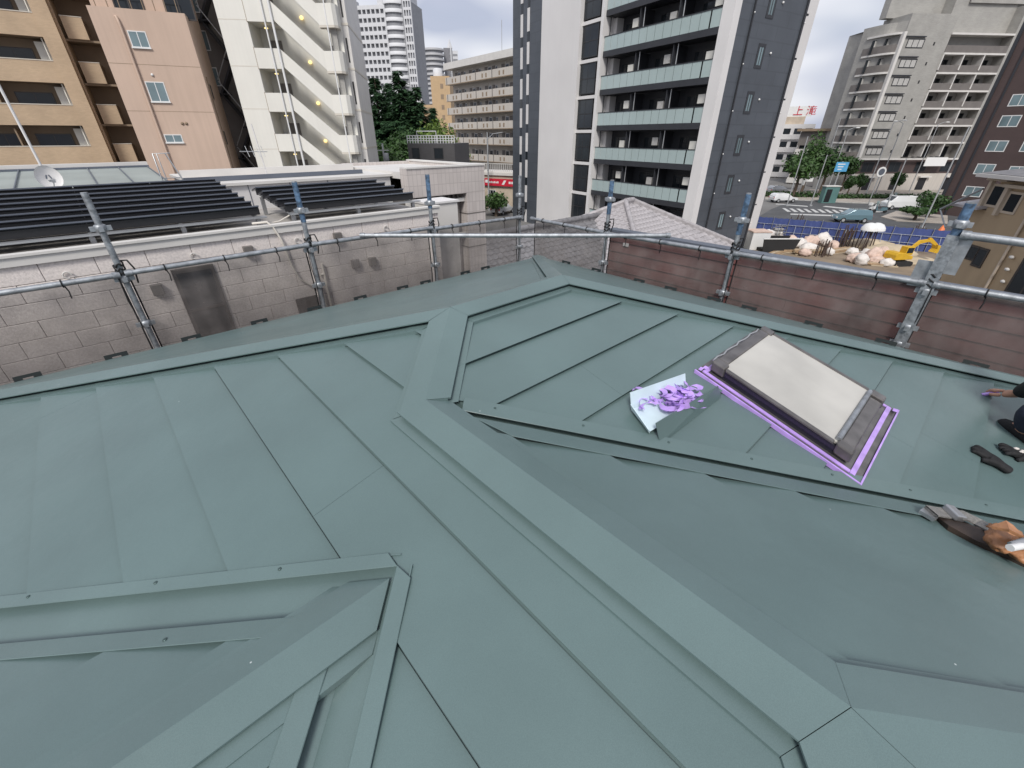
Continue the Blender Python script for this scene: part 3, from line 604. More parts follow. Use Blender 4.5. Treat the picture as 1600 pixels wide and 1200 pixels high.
single('solar_cable', mb, M['pvc'], 'pale cable looping between the two solar arrays', 'cable', HF, (2.5,10.9,8.42))
# dish on a white pole
dp = thing('satellite_dish', 'white satellite dish on a leaning white pole above the solar panels', 'satellite dish', HF, (-1.2, 13.0, 8.2))
q0, q1 = Vector(toH(zhit(82,292,8.9))), None
qd = HF.d(q0); r1 = ray(-40,60); top_ = r1*(math.hypot(qd.x, qd.y)/math.hypot(r1.x, r1.y))+Vector((0,0,EYE))
bot_ = qd.copy(); bot_.z = 8.25
bw, tw = Vector(toH(bot_)), Vector(toH(top_))
part('pole', MB().tube([bw, bw+(tw-bw)*.35, tw], .028, 10), M['white'], dp)
cpos = bw+(tw-bw)*.235; look = Vector(toH(Vector((.9,-.55,.25)))).normalized()
bm = MB(); prof = [(.001,.0),(.10,.012),(.20,.045),(.245,.075),(.25,.085)]
u_ = look.cross(Vector((0,0,1))).normalized(); v_ = u_.cross(look)
vs = []; nseg = 20
for rr, hh in prof:
    for k in range(nseg): t = 2*math.pi*k/nseg; vs.append(cpos+look*(.06+hh)+u_*rr*math.cos(t)+v_*rr*1.08*math.sin(t))
bm.add(vs, [(i*nseg+k, i*nseg+(k+1)%nseg, (i+1)*nseg+(k+1)%nseg, (i+1)*nseg+k) for i in range(len(prof)-1) for k in range(nseg)], True); part('dish', bm, M['white'], dp)
part('feed_arm', MB().tube([cpos+look*.08-v_*.25, cpos+look*.33-v_*.12], .012, 6).box(*[c for i in range(3) for c in ((cpos+look*.33-v_*.12)[i]-.035,(cpos+look*.33-v_*.12)[i]+.035)]), M['alum'], dp)
part('mount', MB().tube([cpos-v_*.12, cpos+look*.07-v_*.05], .03, 8), M['galv2'], dp)
for sgn in (-1,1): part('dish_mark', MB().bar(cpos+look*.115+u_*.05*sgn-v_*.03, cpos+look*.118+u_*.02*sgn+v_*.06, .03, .004, up=look), M['bluegrey'], dp)
# hoop ladder and small antenna on the rear block
ld = thing('roof_ladder', 'thin metal hoop ladder on the roof edge before the salmon building', 'ladder', HF, (2.15, 15, 8.9))
xa, za = HF.onY(238,240,15.2); xb, zb_ = HF.onY(258,240,15.2); xc, _ = HF.onY(285,282,15.2)
part('hoop', MB().tube([(xa,15.2,8.8),(xa,15.2,za),(xb,15.2,za),(xb+.25,15.2,8.75)], .018, 6), M['alum'], ld); part('hoop', MB().tube([(xa+.12,15.35,8.8),(xa+.1,15.35,za+.0),(xb+.12,15.35,za)], .014, 6), M['alum'], ld)
for k in range(3): part('rung', MB().tube([(xa,15.2,8.85+.1*k),(xb+.2-.03*k,15.2,8.85+.1*k)], .01, 5), M['alum'], ld)
an = thing('roof_antenna', 'thin white aerial with short crossbars before the white stair tower', 'antenna', HF, (4.2, 15.4, 8.9))
xa, za = HF.onY(398,225,15.4); xb, zb_ = HF.onY(416,242,15.4)
part('mast', MB().tube([(xb-.1,15.4,8.6),(xa+.05,15.4,za+.5)], .016, 6), M['white'], an); part('boom', MB().tube([(xa-.45,15.4,za-.18),(xb+.05,15.4,za-.2)], .010, 5), M['alum'], an)
for k in range(4): part('element', MB().tube([(xa-.25+.14*k,15.3,za-.32),(xa-.25+.14*k,15.5,za-.05)], .007, 5), M['alum'], an)

# ------------------------------------------------------------------ right neighbour: maroon boarded wall
mw = thing('maroon_building', 'neighbour wall of maroon horizontal boards behind the right hand netting', 'building', HF, (10.3, 3, ZG))
pbox('wall', M['maroondark'], mw, 10.33, 10.5, -7, 7.1, ZG, 7.74)
bh = .262
for k in range(16):
    z1 = 7.74-bh*k
    for (y0, y1) in ((-7, -1.9-.9*(k%2)), (-1.9-.9*(k%2), 2.4+1.1*(k%3)), (2.4+1.1*(k%3), 7.1)):
        mb = MB(); vs = [(10.315,z1-.006),(10.285,z1-bh+.012),(10.31,z1-bh+.004),(10.335,z1-.006)]
        mb.add([(x,y0+.002,z_) for x,z_ in vs]+[(x,y1-.002,z_) for x,z_ in vs], [(0,1,5,4),(1,2,6,5),(2,3,7,6),(3,0,4,7),(3,2,1,0),(4,5,6,7)]); part('board', mb, M['maroon'], mw)
part('coping', MB().prism([(10.22,-7.05),(10.52,-7.05),(10.52,7.15),(10.22,7.15)], 7.74, 7.80), M['bluegrey'], mw)
part('roof', MB().prism([(10.53,-7.05),(13.4,-7.05),(13.4,7.1),(10.53,7.1)], lambda x,y: 7.70-(x-10.5)*.45, lambda x,y: 7.76-(x-10.5)*.45), M['bluegrey'], mw)
pbox('label_plate', M['signwhite'], mw, 10.26, 10.285, 6.45, 6.62, 7.42, 7.50)

# ------------------------------------------------------------------ old houses with clay tile roofs behind the scaffold corner
def tileroof(t, poly, zf, m, axis, sgn, first, pw=.27, rw=.24, most=150):
    """courses of curved clay tiles on a slope falling along axis*sgn; the nearest ones are single tiles, the rest one mesh"""
    base = part('roof_slope', MB().prism(poly, lambda x,y: zf(x,y)-.10, lambda x,y: zf(x,y)-.01), m, t)
    xs = [p[0] for p in poly]; ys = [p[1] for p in poly]
    def inside(x, y):
        c = False; n = len(poly); j = n-1
        for i in range(n):
            xi, yi = poly[i]; xj, yj = poly[j]
            if (yi > y) != (yj > y) and x < (xj-xi)*(y-yi)/(yj-yi)+xi: c = not c
            j = i
        return c
    e = .5; s_ = (zf(xs[0]+e,ys[0])-zf(xs[0],ys[0]))/e if axis == 0 else (zf(xs[0],ys[0]+e)-zf(xs[0],ys[0]))/e
    key = 'tile_%s_%d_%d_%.2f' % (m.name, axis, int(sgn), s_)
    prof = [(-.5,.0),(-.38,.022),(-.2,.006),(.1,.004),(.3,.03),(.5,.046)]
    def tile(mb, cx, cy):
        vs = []
        for e2, lift in ((-.5,.0),(.56,.032)):
            for p, h in prof:
                d = e2*rw*sgn; x, y = (cx+d, cy+p*pw) if axis == 0 else (cx+p*pw, cy+d); vs.append((x, y, zf(x,y)+h+lift))
        n = len(prof); mb.add(vs, [(i,i+1,n+i+1,n+i) for i in range(n-1)]); mb.add([vs[n+i] for i in range(n)]+[(vs[n+i][0],vs[n+i][1],vs[n+i][2]-.03) for i in range(n)], [(i,i+1,n+i+1,n+i) for i in range(n-1)])
    me = bpy.data.meshes.get(key); cells = []
    i0 = int(min(xs)/ (rw if axis == 0 else pw))-1
    for i in range(400):
        x = min(xs)+(i+.5)*(rw if axis == 0 else pw)
        if x > max(xs): break
        for j in range(400):
            y = min(ys)+(j+.5)*(pw if axis == 0 else rw)
            if y > max(ys): break
            if inside(x, y): cells.append((x, y))
    cells.sort(key=lambda c: (c[0]-first[0])**2+(c[1]-first[1])**2)
    if me is None:
        mb = MB(); cx, cy = cells[0]; tile(mb, cx, cy); me = mb.mesh(key, (cx,cy,zf(cx,cy))); me.materials.append(m)
    for (x, y) in cells[:most]: inst('roof_tile', me, base, (x, y, zf(x,y)))
    if len(cells) > most:
        mb = MB()
        for (x, y) in cells[most:]: tile(mb, x, y)
        part('roof_tiling', mb, m, base, kind='stuff')
def ridge_tiles(t, p, q, m, r=.13):
    p, q = Vector(p), Vector(q); n = max(2, int((q-p).length/.45))
    mb = MB().bar(p-Vector((0,0,.05)), q-Vector((0,0,.05)), .2, .16); part('ridge_base', mb, m, t)
    for k in range(n):
        a, b = p+(q-p)*k/n+Vector((0,0,.05)), p+(q-p)*(k+1.06)/n+Vector((0,0,.05)); part('ridge_tile', MB().tube([a, b], r, 10, r2=r*.9), m, t)
def hiphouse(label, x0, x1, y0, y1, zr, sl, m, first, most, wallz=.2, wall='plaster'):
    """hip roof over a rectangle, ridge along x"""
    hw = (y1-y0)/2; yc = (y0+y1)/2; ze = zr-sl*hw; xa, xb = x0+hw, x1-hw
    t = thing('tiled_house', label, 'house', H1, (xa, yc, 0), None)
    pbox('wall', M[wall], t, x0+.6, x1-.6, y0+.6, y1-.6, 0, ze+.15)
    tileroof(t, [(x0,y0),(x1,y0),(xb,yc),(xa,yc)], lambda x,y: zr-sl*(yc-y), m, 1, -1, first, most=most)
    tileroof(t, [(x0,y0),(xa,yc),(x0,y1)], lambda x,y: zr-sl*(xa-x), m, 0, -1, first, most=most)
    part('roof_slope', MB().prism([(x0,y1),(x1,y1),(xb,yc),(xa,yc)], lambda x,y: zr-sl*(y-yc)-.1, lambda x,y: zr-sl*(y-yc)+.01), m, t)
    part('roof_slope', MB().prism([(x1,y0),(x1,y1),(xb,yc)], lambda x,y: zr-sl*(x-xb)-.1, lambda x,y: zr-sl*(x-xb)+.01), m, t)
    if xb-xa > .3: ridge_tiles(t, (xa,yc,zr+.06), (xb,yc,zr+.06), m)
    for c in ((x0,y0),(x0,y1),(x1,y0)): ridge_tiles(t, ((xa if c[0] == x0 else xb),yc,zr+.05), (c[0],c[1],ze+.05), m, .11)
    return t
hiphouse('old house with dark clay tile hip roof behind the netting at the scaffold corner', 5.6, 21.5, 8.05, 16.9, 6.75, .48, M['kawara'], (9.5,9.5), 150)
hiphouse('old house with paler clay tile hip roof rising above the scaffold rail', 14.2, 22.2, 8.0, 15.4, 7.35, .52, M['kawara2'], (16,10), 140)

# ------------------------------------------------------------------ apartment blocks
def window(t, x0, x1, z0, z1, y, fm='frame', pm='pane', fw=.07, mull=1, d=.08, sill=False, name='window'):
    """window on a front face (y const); frame stands a little proud, pane sits back"""
    mb = MB().box(x0,x1,y-.02,y+d,z0,z0+fw).box(x0,x1,y-.02,y+d,z1-fw,z1).box(x0,x0+fw,y-.018,y+d,z0+fw,z1-fw).box(x1-fw,x1,y-.018,y+d,z0+fw,z1-fw)
    for k in range(mull):
        x = x0+(x1-x0)*(k+1)/(mull+1); mb.box(x-fw*.4,x+fw*.4,y-.016,y+d,z0+fw,z1-fw)
    o = part(name, mb, M[fm], t); pbox('pane', M[pm], o, x0+fw, x1-fw, y-.012, y+.006, z0+fw, z1-fw)
    if sill: pbox('sill', M[fm], o, x0-.04, x1+.04, y-.10, y-.022, z0-.05, z0+.03)
    return o
def window_x(t, x, y0, y1, z0, z1, fm='frame', pm='pane', fw=.08):
    """window on a side face (x const, facing +x)"""
    o = part('window', MB().box(x-.05,x+.03,y0,y1,z0,z0+fw).box(x-.05,x+.03,y0,y1,z1-fw,z1).box(x-.05,x+.028,y0,y0+fw,z0+fw,z1-fw).box(x-.05,x+.028,y1-fw,y1,z0+fw,z1-fw).box(x-.05,x+.026,(y0+y1)/2-.03,(y0+y1)/2+.03,z0+fw,z1-fw), M[fm], t)
    pbox('pane', M[pm], o, x-.04, x+.008, y0+fw, y1-fw, z0+fw, z1-fw); return o

# --- charcoal tower with glass balconies
TF = Frame(polar(.1, 63.2), 0); e_ = Vector((15.4,38.0,0))-polar(.1,63.2); TF = Frame(polar(.1,63.2), math.atan2(e_.y,e_.x)); TW = e_.length
c3 = lambda x, y: (780+x/3, y/3)
fx = lambda x, y=0: TF.onY(*c3(x, y))[0]
xs_ = dict(b=fx(215), f=fx(265), c=fx(400), d=fx(478), e=fx(497), g=fx(510), h=fx(1062))
tw_ = thing('charcoal_tower', 'charcoal apartment tower with pale green glass balconies and white wall stripe', 'building', TF, (0,0,0))
TZ = 25.0; TD = 8.4
pbox('wall', M['charcoal'], tw_, 0, xs_['b'], 0, TD, 0, TZ)
pbox('white_wall', M['white'], tw_, xs_['b'], xs_['c'], -.35, TD, 0, TZ)
pbox('window_bay_back', M['charcoal2'], tw_, xs_['c'], xs_['e'], .35, TD, 0, TZ)
pbox('white_mullion', M['white'], tw_, xs_['e'], xs_['g'], -.30, TD, 0, TZ)
pbox('recess_wall', M['charcoal2'], tw_, xs_['g'], xs_['h'], 1.7, TD, 0, TZ)
pbox('white_pillar', M['white'], tw_, xs_['h'], TW, -.15, .55, 0, TZ)
pbox('side_wall', M['charcoal'], tw_, TW-.6, TW-.002, .55, TD, 0, TZ)
pbox('side_fin', M['charcoal2'], tw_, TW-.0, TW+.12, 1.9, 2.0, 0, TZ); pbox('corner_trim', M['charcoal2'], tw_, TW-.0, TW+.1, TD-.15, TD+.05, 0, TZ)
zt0 = 9.06; FH = 2.93
for k in range(-3, 6):
    zt = zt0+FH*k; zs = zt-1.12
    if zs > TZ-1: break
    pbox('balcony_slab', M['charcoal2'], tw_, xs_['g'], xs_['h'], -.05, 1.7, zs-.38, zs)
    n = 14; wd = (xs_['h']-xs_['g']-.2)/n
    for c in range(n):
        x0 = xs_['g']+.05+wd*c+(.10 if c == n-1 else 0)
        pbox('glass_panel', M['balglass'], tw_, x0+.02, x0+wd-.02, -.03, -.005, zs+.06, zt-.03)
    pbox('hand_rail', M['charcoal2'], tw_, xs_['g'], xs_['h'], -.06, .0, zt-.03, zt+.03); pbox('bottom_rail', M['charcoal2'], tw_, xs_['g'], xs_['h'], -.035, .01, zs, zs+.06)
    bw_ = (xs_['h']-xs_['g'])/3
    pbox('side_cheek', M['white'], tw_, xs_['g'], xs_['g']+.5, .9, 1.69, zs, zs+2.5)
    for u in range(3):
        x0 = xs_['g']+bw_*u
        if u: pbox('partition', M['charcoal2'], tw_, x0-.04, x0+.04, .1, 1.7, zs, zs+2.45)
        wn = window(tw_, x0+.9, x0+2.7, zs+.05, zs+2.05, 1.62, 'frame', 'pane', .07, 1)
        pbox('curtain', M['curtain'], wn, x0+1.0+.35*((k+u)%3), x0+1.75+.3*((k*2+u)%3), 1.655, 1.666, zs+.15, zs+1.95)
        a_ = part('air_conditioner', MB().box(x0+2.9, x0+3.55, .5, .85, zs+1.12+.25*((u+k)%2), zs+1.72+.25*((u+k)%2)), M['cream'] if u != 1 else M['curtain'], tw_)
        part('drain_pipe', MB().tube([(x0+.25,.35,zs),(x0+.25,.35,zs+2.5)], .05, 6), M['alum'] if u else M['charcoal2'], tw_)
    # stair bay window and white spandrel
    zb = zt0-.0+FH*k+1.35
    wn = window(tw_, xs_['c']+.05, xs_['d'], zb-2.62, zb-.12, .05, 'frame', 'pane', .08, 1)
    pbox('transom', M['frame'], wn, xs_['c']+.1, xs_['d']-.1, .02, .06, zb-1.4, zb-1.33)
    pbox('spandrel', M['white'], tw_, xs_['c'], xs_['e'], -.05, .33, zb-.10, zb+.17)
    # slit windows with pale panels
    for cx in (108, 140):
        x0 = fx(cx)
        pbox('pale_strip', M['white'], tw_, x0-.23, x0+.23, -.05, -.002, zt-1.05+.35*(cx>120), zt+.95+.35*(cx>120))
        wq = part('slit_window', MB().box(x0-.21, x0+.21, -.03, -.001, zt+.97+.35*(cx>120), zt+1.85+.35*(cx>120)), M['pane'], tw_)
    zwin = 9.4+2.94*k; 
    if zwin > .8: window_x(tw_, TW, 3.5, 4.4, zwin-.8, zwin+.7, 'charcoal2', 'pane2', .2)
    part('vent_cap', MB().blob((TW+.05, 5.15, zwin+.2), (.09,.09,.09), k, 0, 1, 1), M['wframe'], tw_)
    for yy in (1.95, TD+.06): part('bracket_lamp', MB().blob((TW+.14, yy, zt-.3), (.06,.06,.06), k, 0, 1, 1), M['wframe'], tw_)
pbox('roof_slab', M['charcoal2'], tw_, 0, TW, 0, TD, TZ+.003, TZ+.4)
# white balconied wing that shows past the tower's right edge
WB = Frame(TF.w((TW-6.4, TD+.3, 0)), TF.a)
wb = thing('white_balcony_wing', 'white wing with stepped balconies showing behind the charcoal tower', 'building', WB, (0,0,0))
pbox('wall', M['white'], wb, 0, 3.6, .2, 6, 0, 24)
for k in range(8):
    z0 = 1.2+2.93*k
    pbox('balcony', M['white'], wb, 3.6, 4.6, .4, 3.4, z0, z0+1.5); pbox('balcony_soffit', M['charcoal2'], wb, 3.6, 4.55, .45, 3.35, z0-.12, z0-.003); pbox('vent_hood', M['charcoal2'], wb, 4.61, 4.75, 1.1, 1.4, z0+1.1, z0+1.4)

# --- tan tiled apartment block at the left
NF = front(-52, 58, -39.95, 55.3)
ta = thing('tan_apartments', 'tan tiled apartment block with deep balconies at the left edge', 'building', NF, (0,0,0))
xr = NF.W
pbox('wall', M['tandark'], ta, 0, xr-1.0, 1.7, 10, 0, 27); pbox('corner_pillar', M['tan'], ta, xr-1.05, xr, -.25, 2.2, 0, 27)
for k in range(-1, 5):
    zb = 7.85+2.93*k
    pbox('balcony_parapet', M['tan'], ta, 0, xr-1.06, -.1, .08, zb, zb+1.42)
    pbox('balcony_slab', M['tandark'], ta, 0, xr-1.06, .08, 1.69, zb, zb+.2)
    pbox('parapet_cap', M['ivory'], ta, 0, xr-1.06, -.13, .11, zb+1.42, zb+1.48)
    pbox('balcony_cheek', M['cream'], ta, xr-1.9, xr-1.08, .9, 1.68, zb+.2, zb+2.72)
    part('drain_pipe', MB().tube([(xr-1.25,.25,zb+.2),(xr-1.25,.25,zb+2.9)], .05, 6), M['cream'], ta)
    for x0 in (xr-4.6, xr-7.6, xr-10.4): window(ta, x0, x0+2.3, zb+.45, zb+2.35, 1.66, 'brownframe', 'pane', .08, 1)
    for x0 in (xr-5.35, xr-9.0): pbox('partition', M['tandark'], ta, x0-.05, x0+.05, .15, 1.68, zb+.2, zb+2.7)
# recessed end with small balconies
for k in range(-1, 5):
    zb = 8.0+2.93*k
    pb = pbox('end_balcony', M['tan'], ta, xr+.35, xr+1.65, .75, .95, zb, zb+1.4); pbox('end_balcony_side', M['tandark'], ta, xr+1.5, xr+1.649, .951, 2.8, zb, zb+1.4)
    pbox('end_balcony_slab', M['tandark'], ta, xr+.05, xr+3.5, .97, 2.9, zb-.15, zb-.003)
    pbox('end_rail_cap', M['ivory'], ta, xr+.33, xr+1.67, .73, .97, zb+1.403, zb+1.45)
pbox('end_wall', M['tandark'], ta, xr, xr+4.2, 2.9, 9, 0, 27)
pbox('end_return', M['tan'], ta, xr+.001, xr+.12, .6, 2.89, 0, 27)

# --- salmon building
SF = front(-37.55, 47, -30.77, 46)
sa = thing('salmon_building', 'plain salmon coloured building with three small windows and a drainpipe', 'building', SF, (0,0,0))
pbox('wall', M['salmon'], sa, 0, SF.W, 0, 7, 0, SF.onY(340,20)[1]-.2)
pbox('upper_wall', M['salmon'], sa, 0, SF.W, 1.2, 7, SF.onY(340,20)[1]-.19, 24)
zk = SF.onY(200,12)[1]
for (a, b, c, d) in ((195,47,240,76),(223,127,270,160),(253,210,291,223)):
    x0, z1 = SF.onY(a,b); x1, z0 = SF.onY(c,d); window(sa, x0+.1, x1-.15, z0, z1, -.01, 'wframe', 'pane2', .06, 1, sill=True)
for zz in (SF.onY(290,104)[1], SF.onY(310,175)[1], 6.4): pbox('wall_joint', M['tandark'], sa, 0, SF.W, -.004, .0, zz-.015, zz+.015)
x0, z1 = SF.onY(160,22); part('drain_pipe', MB().tube([(x0+.6,.2,z1),(x0+.75,-.12,z1-.1),(x0+.8,-.12,z1-.5),(x0+.82,-.12,0)], .08, 8), M['salmon'], sa)
xa, za = SF.onY(150,12); xb, _ = SF.onY(276,14)
for zz in (.25, 1.1): part('terrace_rail', MB().tube([(xa,.1,za+zz-.2),(xb,.1,za+zz-.2)], .04, 6), M['tandark'], sa)
for k in range(8): x = xa+(xb-xa)*k/7; part('rail_post', MB().tube([(x,.1,za-.3),(x,.1,za+.9)], .03, 6), M['tandark'], sa)
for k in range(2): window(sa, xa+.8+3*k, xa+2.6+3*k, za-.1, za+1.9, 1.19, 'brownframe', 'pane', .08, 1)
for y_ in (0,): part('vent', MB().blob((SF.onY(285,193)[0],-.02,SF.onY(285,193)[1]),(.12,.08,.12),1,0,1,1), M['tandark'], sa); part('vent', MB().blob((SF.onY(290,193)[0]+.05,-.02,SF.onY(290,193)[1]),(.12,.08,.12),1,0,1,1), M['tandark'], sa); part('vent', MB().blob((SF.onY(238,117)[0],-.04,SF.onY(238,117)[1]),(.1,.08,.1),1,0,1,1), M['wframe'], sa)
for k, zz in enumerate((6.2, 9.4, 12.6)): window_x(sa, SF.W, 1.6, 2.4, zz, zz+1.0, 'brownframe', 'pane', .06); part('pipe', MB().tube([(SF.W+.08,.9,0),(SF.W+.08,.9,14+.01*k)], .05, 6), M['tandark'], sa) if k == 0 else None
# dark rear wall in the gap with a fire stair
GF = front(-30.4, 55, -27.2, 54)
ga = thing('gap_building', 'narrow dark grey wall with fire stair between the salmon and the white building', 'building', GF, (0,0,0))
pbox('wall', M['browngate'], ga, -1, GF.W+1, 0, 5, 0, 25)
for k in range(8):
    z0 = 3+2.6*k; x0 = GF.W*.35
    part('stair_flight', MB().bar((x0+1.6*(k%2),-.6,z0),(x0+1.6*(1-k%2),-.6,z0+2.5),.9,.16), M['charcoal2'], ga); part('stair_rail', MB().tube([(x0+1.6*(k%2),-1.05,z0+1),(x0+1.6*(1-k%2),-1.05,z0+3.5)], .05, 5), M['alum'], ga)
    pbox('landing', M['charcoal2'], ga, x0+1.5*(k%2)-.5, x0+1.5*(k%2)+.5, -1.1, -.01, z0-.12, z0)
    if k > 3: window(ga, x0-.9, x0-.2, z0+.6, z0+2.0, -.01, 'wframe', 'pane2', .06, 0)

# --- white stair tower block
WF = front(-28.25, 47, -18.6, 45)
c1 = lambda x, y: (x/2.857, y/2.857)
wh = thing('white_stair_block', 'cream white apartment block with open zigzag stairs and lit lamps', 'building', WF, (0,0,0))
wx = lambda x, y=213*2.857: WF.onY(*c1(x, y))
xA = WF.onY(*c1(1108,200))[0]*1.0; xB = WF.onY(*c1(1242,230))[0]; xC = WF.onY(*c1(1425,150))[0]; xD = WF.onY(*c1(1500,60))[0]
xE = WF.W
xA = WF.onY(390, 78)[0]+.35
pbox('wall', M['cream'], wh, 0, xA, 0, 9, 0, 24); pbox('recess_wall', M['cream'], wh, xA, xE-.01, 2.6, 9, 0, 24)
pbox('end_wall', M['cream'], wh, xD+.12, xE, .6, 2.6, 0, 24)
FHs = 2.9
for zz in (WF.onY(360,30)[1], WF.onY(370,103)[1], WF.onY(385,170)[1], WF.onY(395,233)[1]): pbox('wall_joint', M['ivory'], wh, 0, xA, -.006, 0, zz-.025, zz+.025)
zl = WF.onY(424,145)[1]          # top of left landing parapet seen at mid height
zr_ = WF.onY(520,80)[1]
for k in range(-4, 4):
    zt = zl+FHs*k
    pbox('landing_parapet', M['cream'], wh, xA, xB, -.02, .14, zt-1.3, zt); pbox('landing_slab', M['cream'], wh, xA, xB, .14, 2.6, zt-1.3, zt-1.12)
    pbox('parapet_slot', M['tandark'], wh, xA-.04, xA-.001, -.01, .16, zt-1.35, zt+.04)
    d_ = part('door', MB().box(xA+.5, xB-.25, 2.5, 2.58, zt-1.1, zt+.85), M['browngate'], wh); pbox('meter_box', M['alum'], wh, xA+.08, xA+.32, 2.2, 2.59, zt-.9, zt+.1)
    zq = zr_+FHs*k
    # sloping flight parapet from the left landing down to the right landing
    xm, xn = xB+.15, xC+.15
    part('stair_parapet', MB().side([(xm,zt+2*FHs+.0),(xm,zt+2*FHs-1.15),(xn,zq-1.3),(xn,zq-.02)], -.02, .12), M['cream'], wh)
    part('stair_flight', MB().side([(xm,zt+2*FHs-.95),(xm,zt+2*FHs-1.2),(xn,zq-1.35),(xn,zq-1.1)], .12, 1.3), M['cream'], wh)
    # rounded right landing
    poly = [(xC+.1,-.02),(xD-.25,-.25),(xD+.02,-.02),(xD+.1,.35),(xD+.1,.6),(xC+.1,.6)]
    part('landing_balcony', MB().prism(poly, zq-1.3, zq), M['cream'], wh); part('landing_balcony_slab', MB().prism([(x_,y_) for x_,y_ in poly], zq-1.45, zq-1.303), M['ivory'], wh)
    pbox('door', M['browngate'], wh, xC+.2, xD-.6, 2.5, 2.58, zq-1.25, zq+.7)
    sl_ = part('wall_lamp', MB().blob(((xm+xn)/2-.1, 2.45, (zt+2*FHs+zq)/2+.95), (.15,.12,.13), 0, 0, 1, 2), M['lamp'], wh, 'lit yellow lamp')
    part('wall_lamp', MB().blob(((xA+xB)/2+.15, .8, zt+1.35), (.15,.15,.06), 0, 0, 1, 2), M['lamp'], wh, 'lit yellow lamp')
for x_ in (xB-.45, xB+.1, xC+.75): part('vertical_pipe', MB().tube([(x_,-.14,0),(x_,-.14,24)], .06 if x_ != xB+.1 else .09, 8), M['wframe'], wh)
SI = Frame(WF.w((xE,.6,0)), WF.a)
pbox('side_wall', M['greywall'], wh, xE, xE+.45, .2, 9.2, 0, 24)
pbox('side_bay', M['coping'], wh, xE+.45, xE+1.3, 1.0, 9, 0, 24)
for k in range(-3, 4):
    z0 = 10.2+FHs*k
    pbox('floor_band', M['ivory'], wh, xE+.45, xE+1.33, .97, 9.02, z0-1.2, z0-1.05)
    pbox('slit', M['dark'], wh, xE+.95, xE+1.07, .965, 1.0, z0-.7, z0+.9); pbox('vent', M['dark'], wh, xE+.6, xE+.72, .965, 1.0, z0+.7, z0+.95)

# --- far high rises
HR = front(-16.55, 250, -13.05, 243)
hr = thing('white_high_rise', 'tall white high rise with gridded balconies and rounded corner far behind', 'building', HR, (0,0,0))
HZ = 58.5; hf = 2.9; nfl = 19
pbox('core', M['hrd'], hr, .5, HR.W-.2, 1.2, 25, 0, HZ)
for k in range(nfl+1): pbox('floor_slab', M['hrw'], hr, 0, HR.W, 0, 1.19, HZ-hf*k-1.35, HZ-hf*k)
nc = 8
for c in range(nc+1): x = HR.W*c/nc; pbox('column', M['hrw'], hr, x-.28, x+.28, .02, 1.18, HZ-hf*nfl, HZ-.02)
cx_, cy_, rr_ = HR.W+2.6, 5.6, 6.4
hz2 = HZ+4.5
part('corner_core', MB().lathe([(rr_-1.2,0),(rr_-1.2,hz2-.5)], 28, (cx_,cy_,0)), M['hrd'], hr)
for k in range(nfl+2): part('corner_slab', MB().lathe([(rr_-.6,-1.25),(rr_-.6,0),(rr_-.65,.02)], 28, (cx_,cy_,hz2-hf*k)), M['hrw'], hr)
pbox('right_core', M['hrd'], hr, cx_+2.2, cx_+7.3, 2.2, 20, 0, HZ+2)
for k in range(nfl+1): pbox('right_slab', M['hrw'], hr, cx_+5.3, cx_+8.8, 1.5, 2.19, HZ+2-hf*k-.95, HZ+2-hf*k)
for c in range(4): pbox('right_column', M['hrw'], hr, cx_+5.4+c*1.1, cx_+5.75+c*1.1, 1.45, 2.18, 0, HZ+2)
pbox('crown', M['hrw'], hr, cx_-2, cx_+6, 3, 18, HZ+2.003, HZ+9); pbox('crown_slab', M['hrw'], hr, cx_-5.5, cx_+7, 1, 20, HZ+9.003, HZ+10)
for x in (1.5, HR.W-3): part('roof_frame', MB().box(x, x+2.5, .5, 3, HZ+.003, HZ+1.6), M['hrw'], hr)
RF = Frame(polar(-8.45, 400), R(8))
rt = thing('round_high_rise', 'slim round grey apartment tower with stacked balcony rings in the distance', 'building', RF, (0,0,0))
part('core', MB().lathe([(7,0),(7,65)], 28), M['hrd'], rt)
for k in range(20): part('balcony_ring', MB().lathe([(7.95,-1.3),(7.95,0),(7.9,.02)], 28, (0,0,65.8-3.0*k)), M['hrg'], rt)
SP = Frame(polar(-6.6, 405), R(7))
sp = thing('spired_high_rise', 'square grey tower with small pointed spire beside the round tower', 'building', SP, (0,0,0))
pbox('wall', M['hrdk'], sp, -5.3, 1.2, 0, 9, 0, 67.5); pbox('pale_wing', M['hrw'], sp, 1.2, 5.4, .6, 9, 0, 66)
for k in range(20):
    pbox('floor_band', M['hrd'], sp, 1.6, 5.0, .5, .59, 64-3*k-1.3, 64-3*k)
    pbox('floor_band', M['hrd'], sp, -1.2, .8, -.1, -.01, 64.5-3*k-1.3, 64.5-3*k)
pbox('pilaster', M['hrw'], sp, -.2, .6, -.4, .0, 0, 70)
part('spire', MB().lathe([(2.2,0),(.05,6)], 4, (-.5,3,67.5), False), M['hrw'], sp)
OF = front(-11.4, 180, -8.9, 178)
oc = thing('ochre_building', 'ochre apartment building behind the trees', 'building', OF, (0,0,0))
pbox('wall', M['ochre'], oc, 0, OF.W, 0, 10, 0, 19.5); pbox('tower_wall', M['ochre'], oc, OF.W, OF.W+6.5, -1, 9, 0, 27.5)
for k in range(3): pbox('balcony_shade', M['tandark'], oc, .6, OF.W-.6, -.02, 0, 17.4-3*k, 18.7-3*k); pbox('balcony_parapet', M['ochre'], oc, .5, OF.W-.5, -.9, -.75, 16.2-3*k, 17.4-3*k)
for k in range(5): pbox('window_shade', M['tandark'], oc, OF.W+3.2, OF.W+4.2, -1.03, -1.0, 24-3*k, 25.4-3*k)
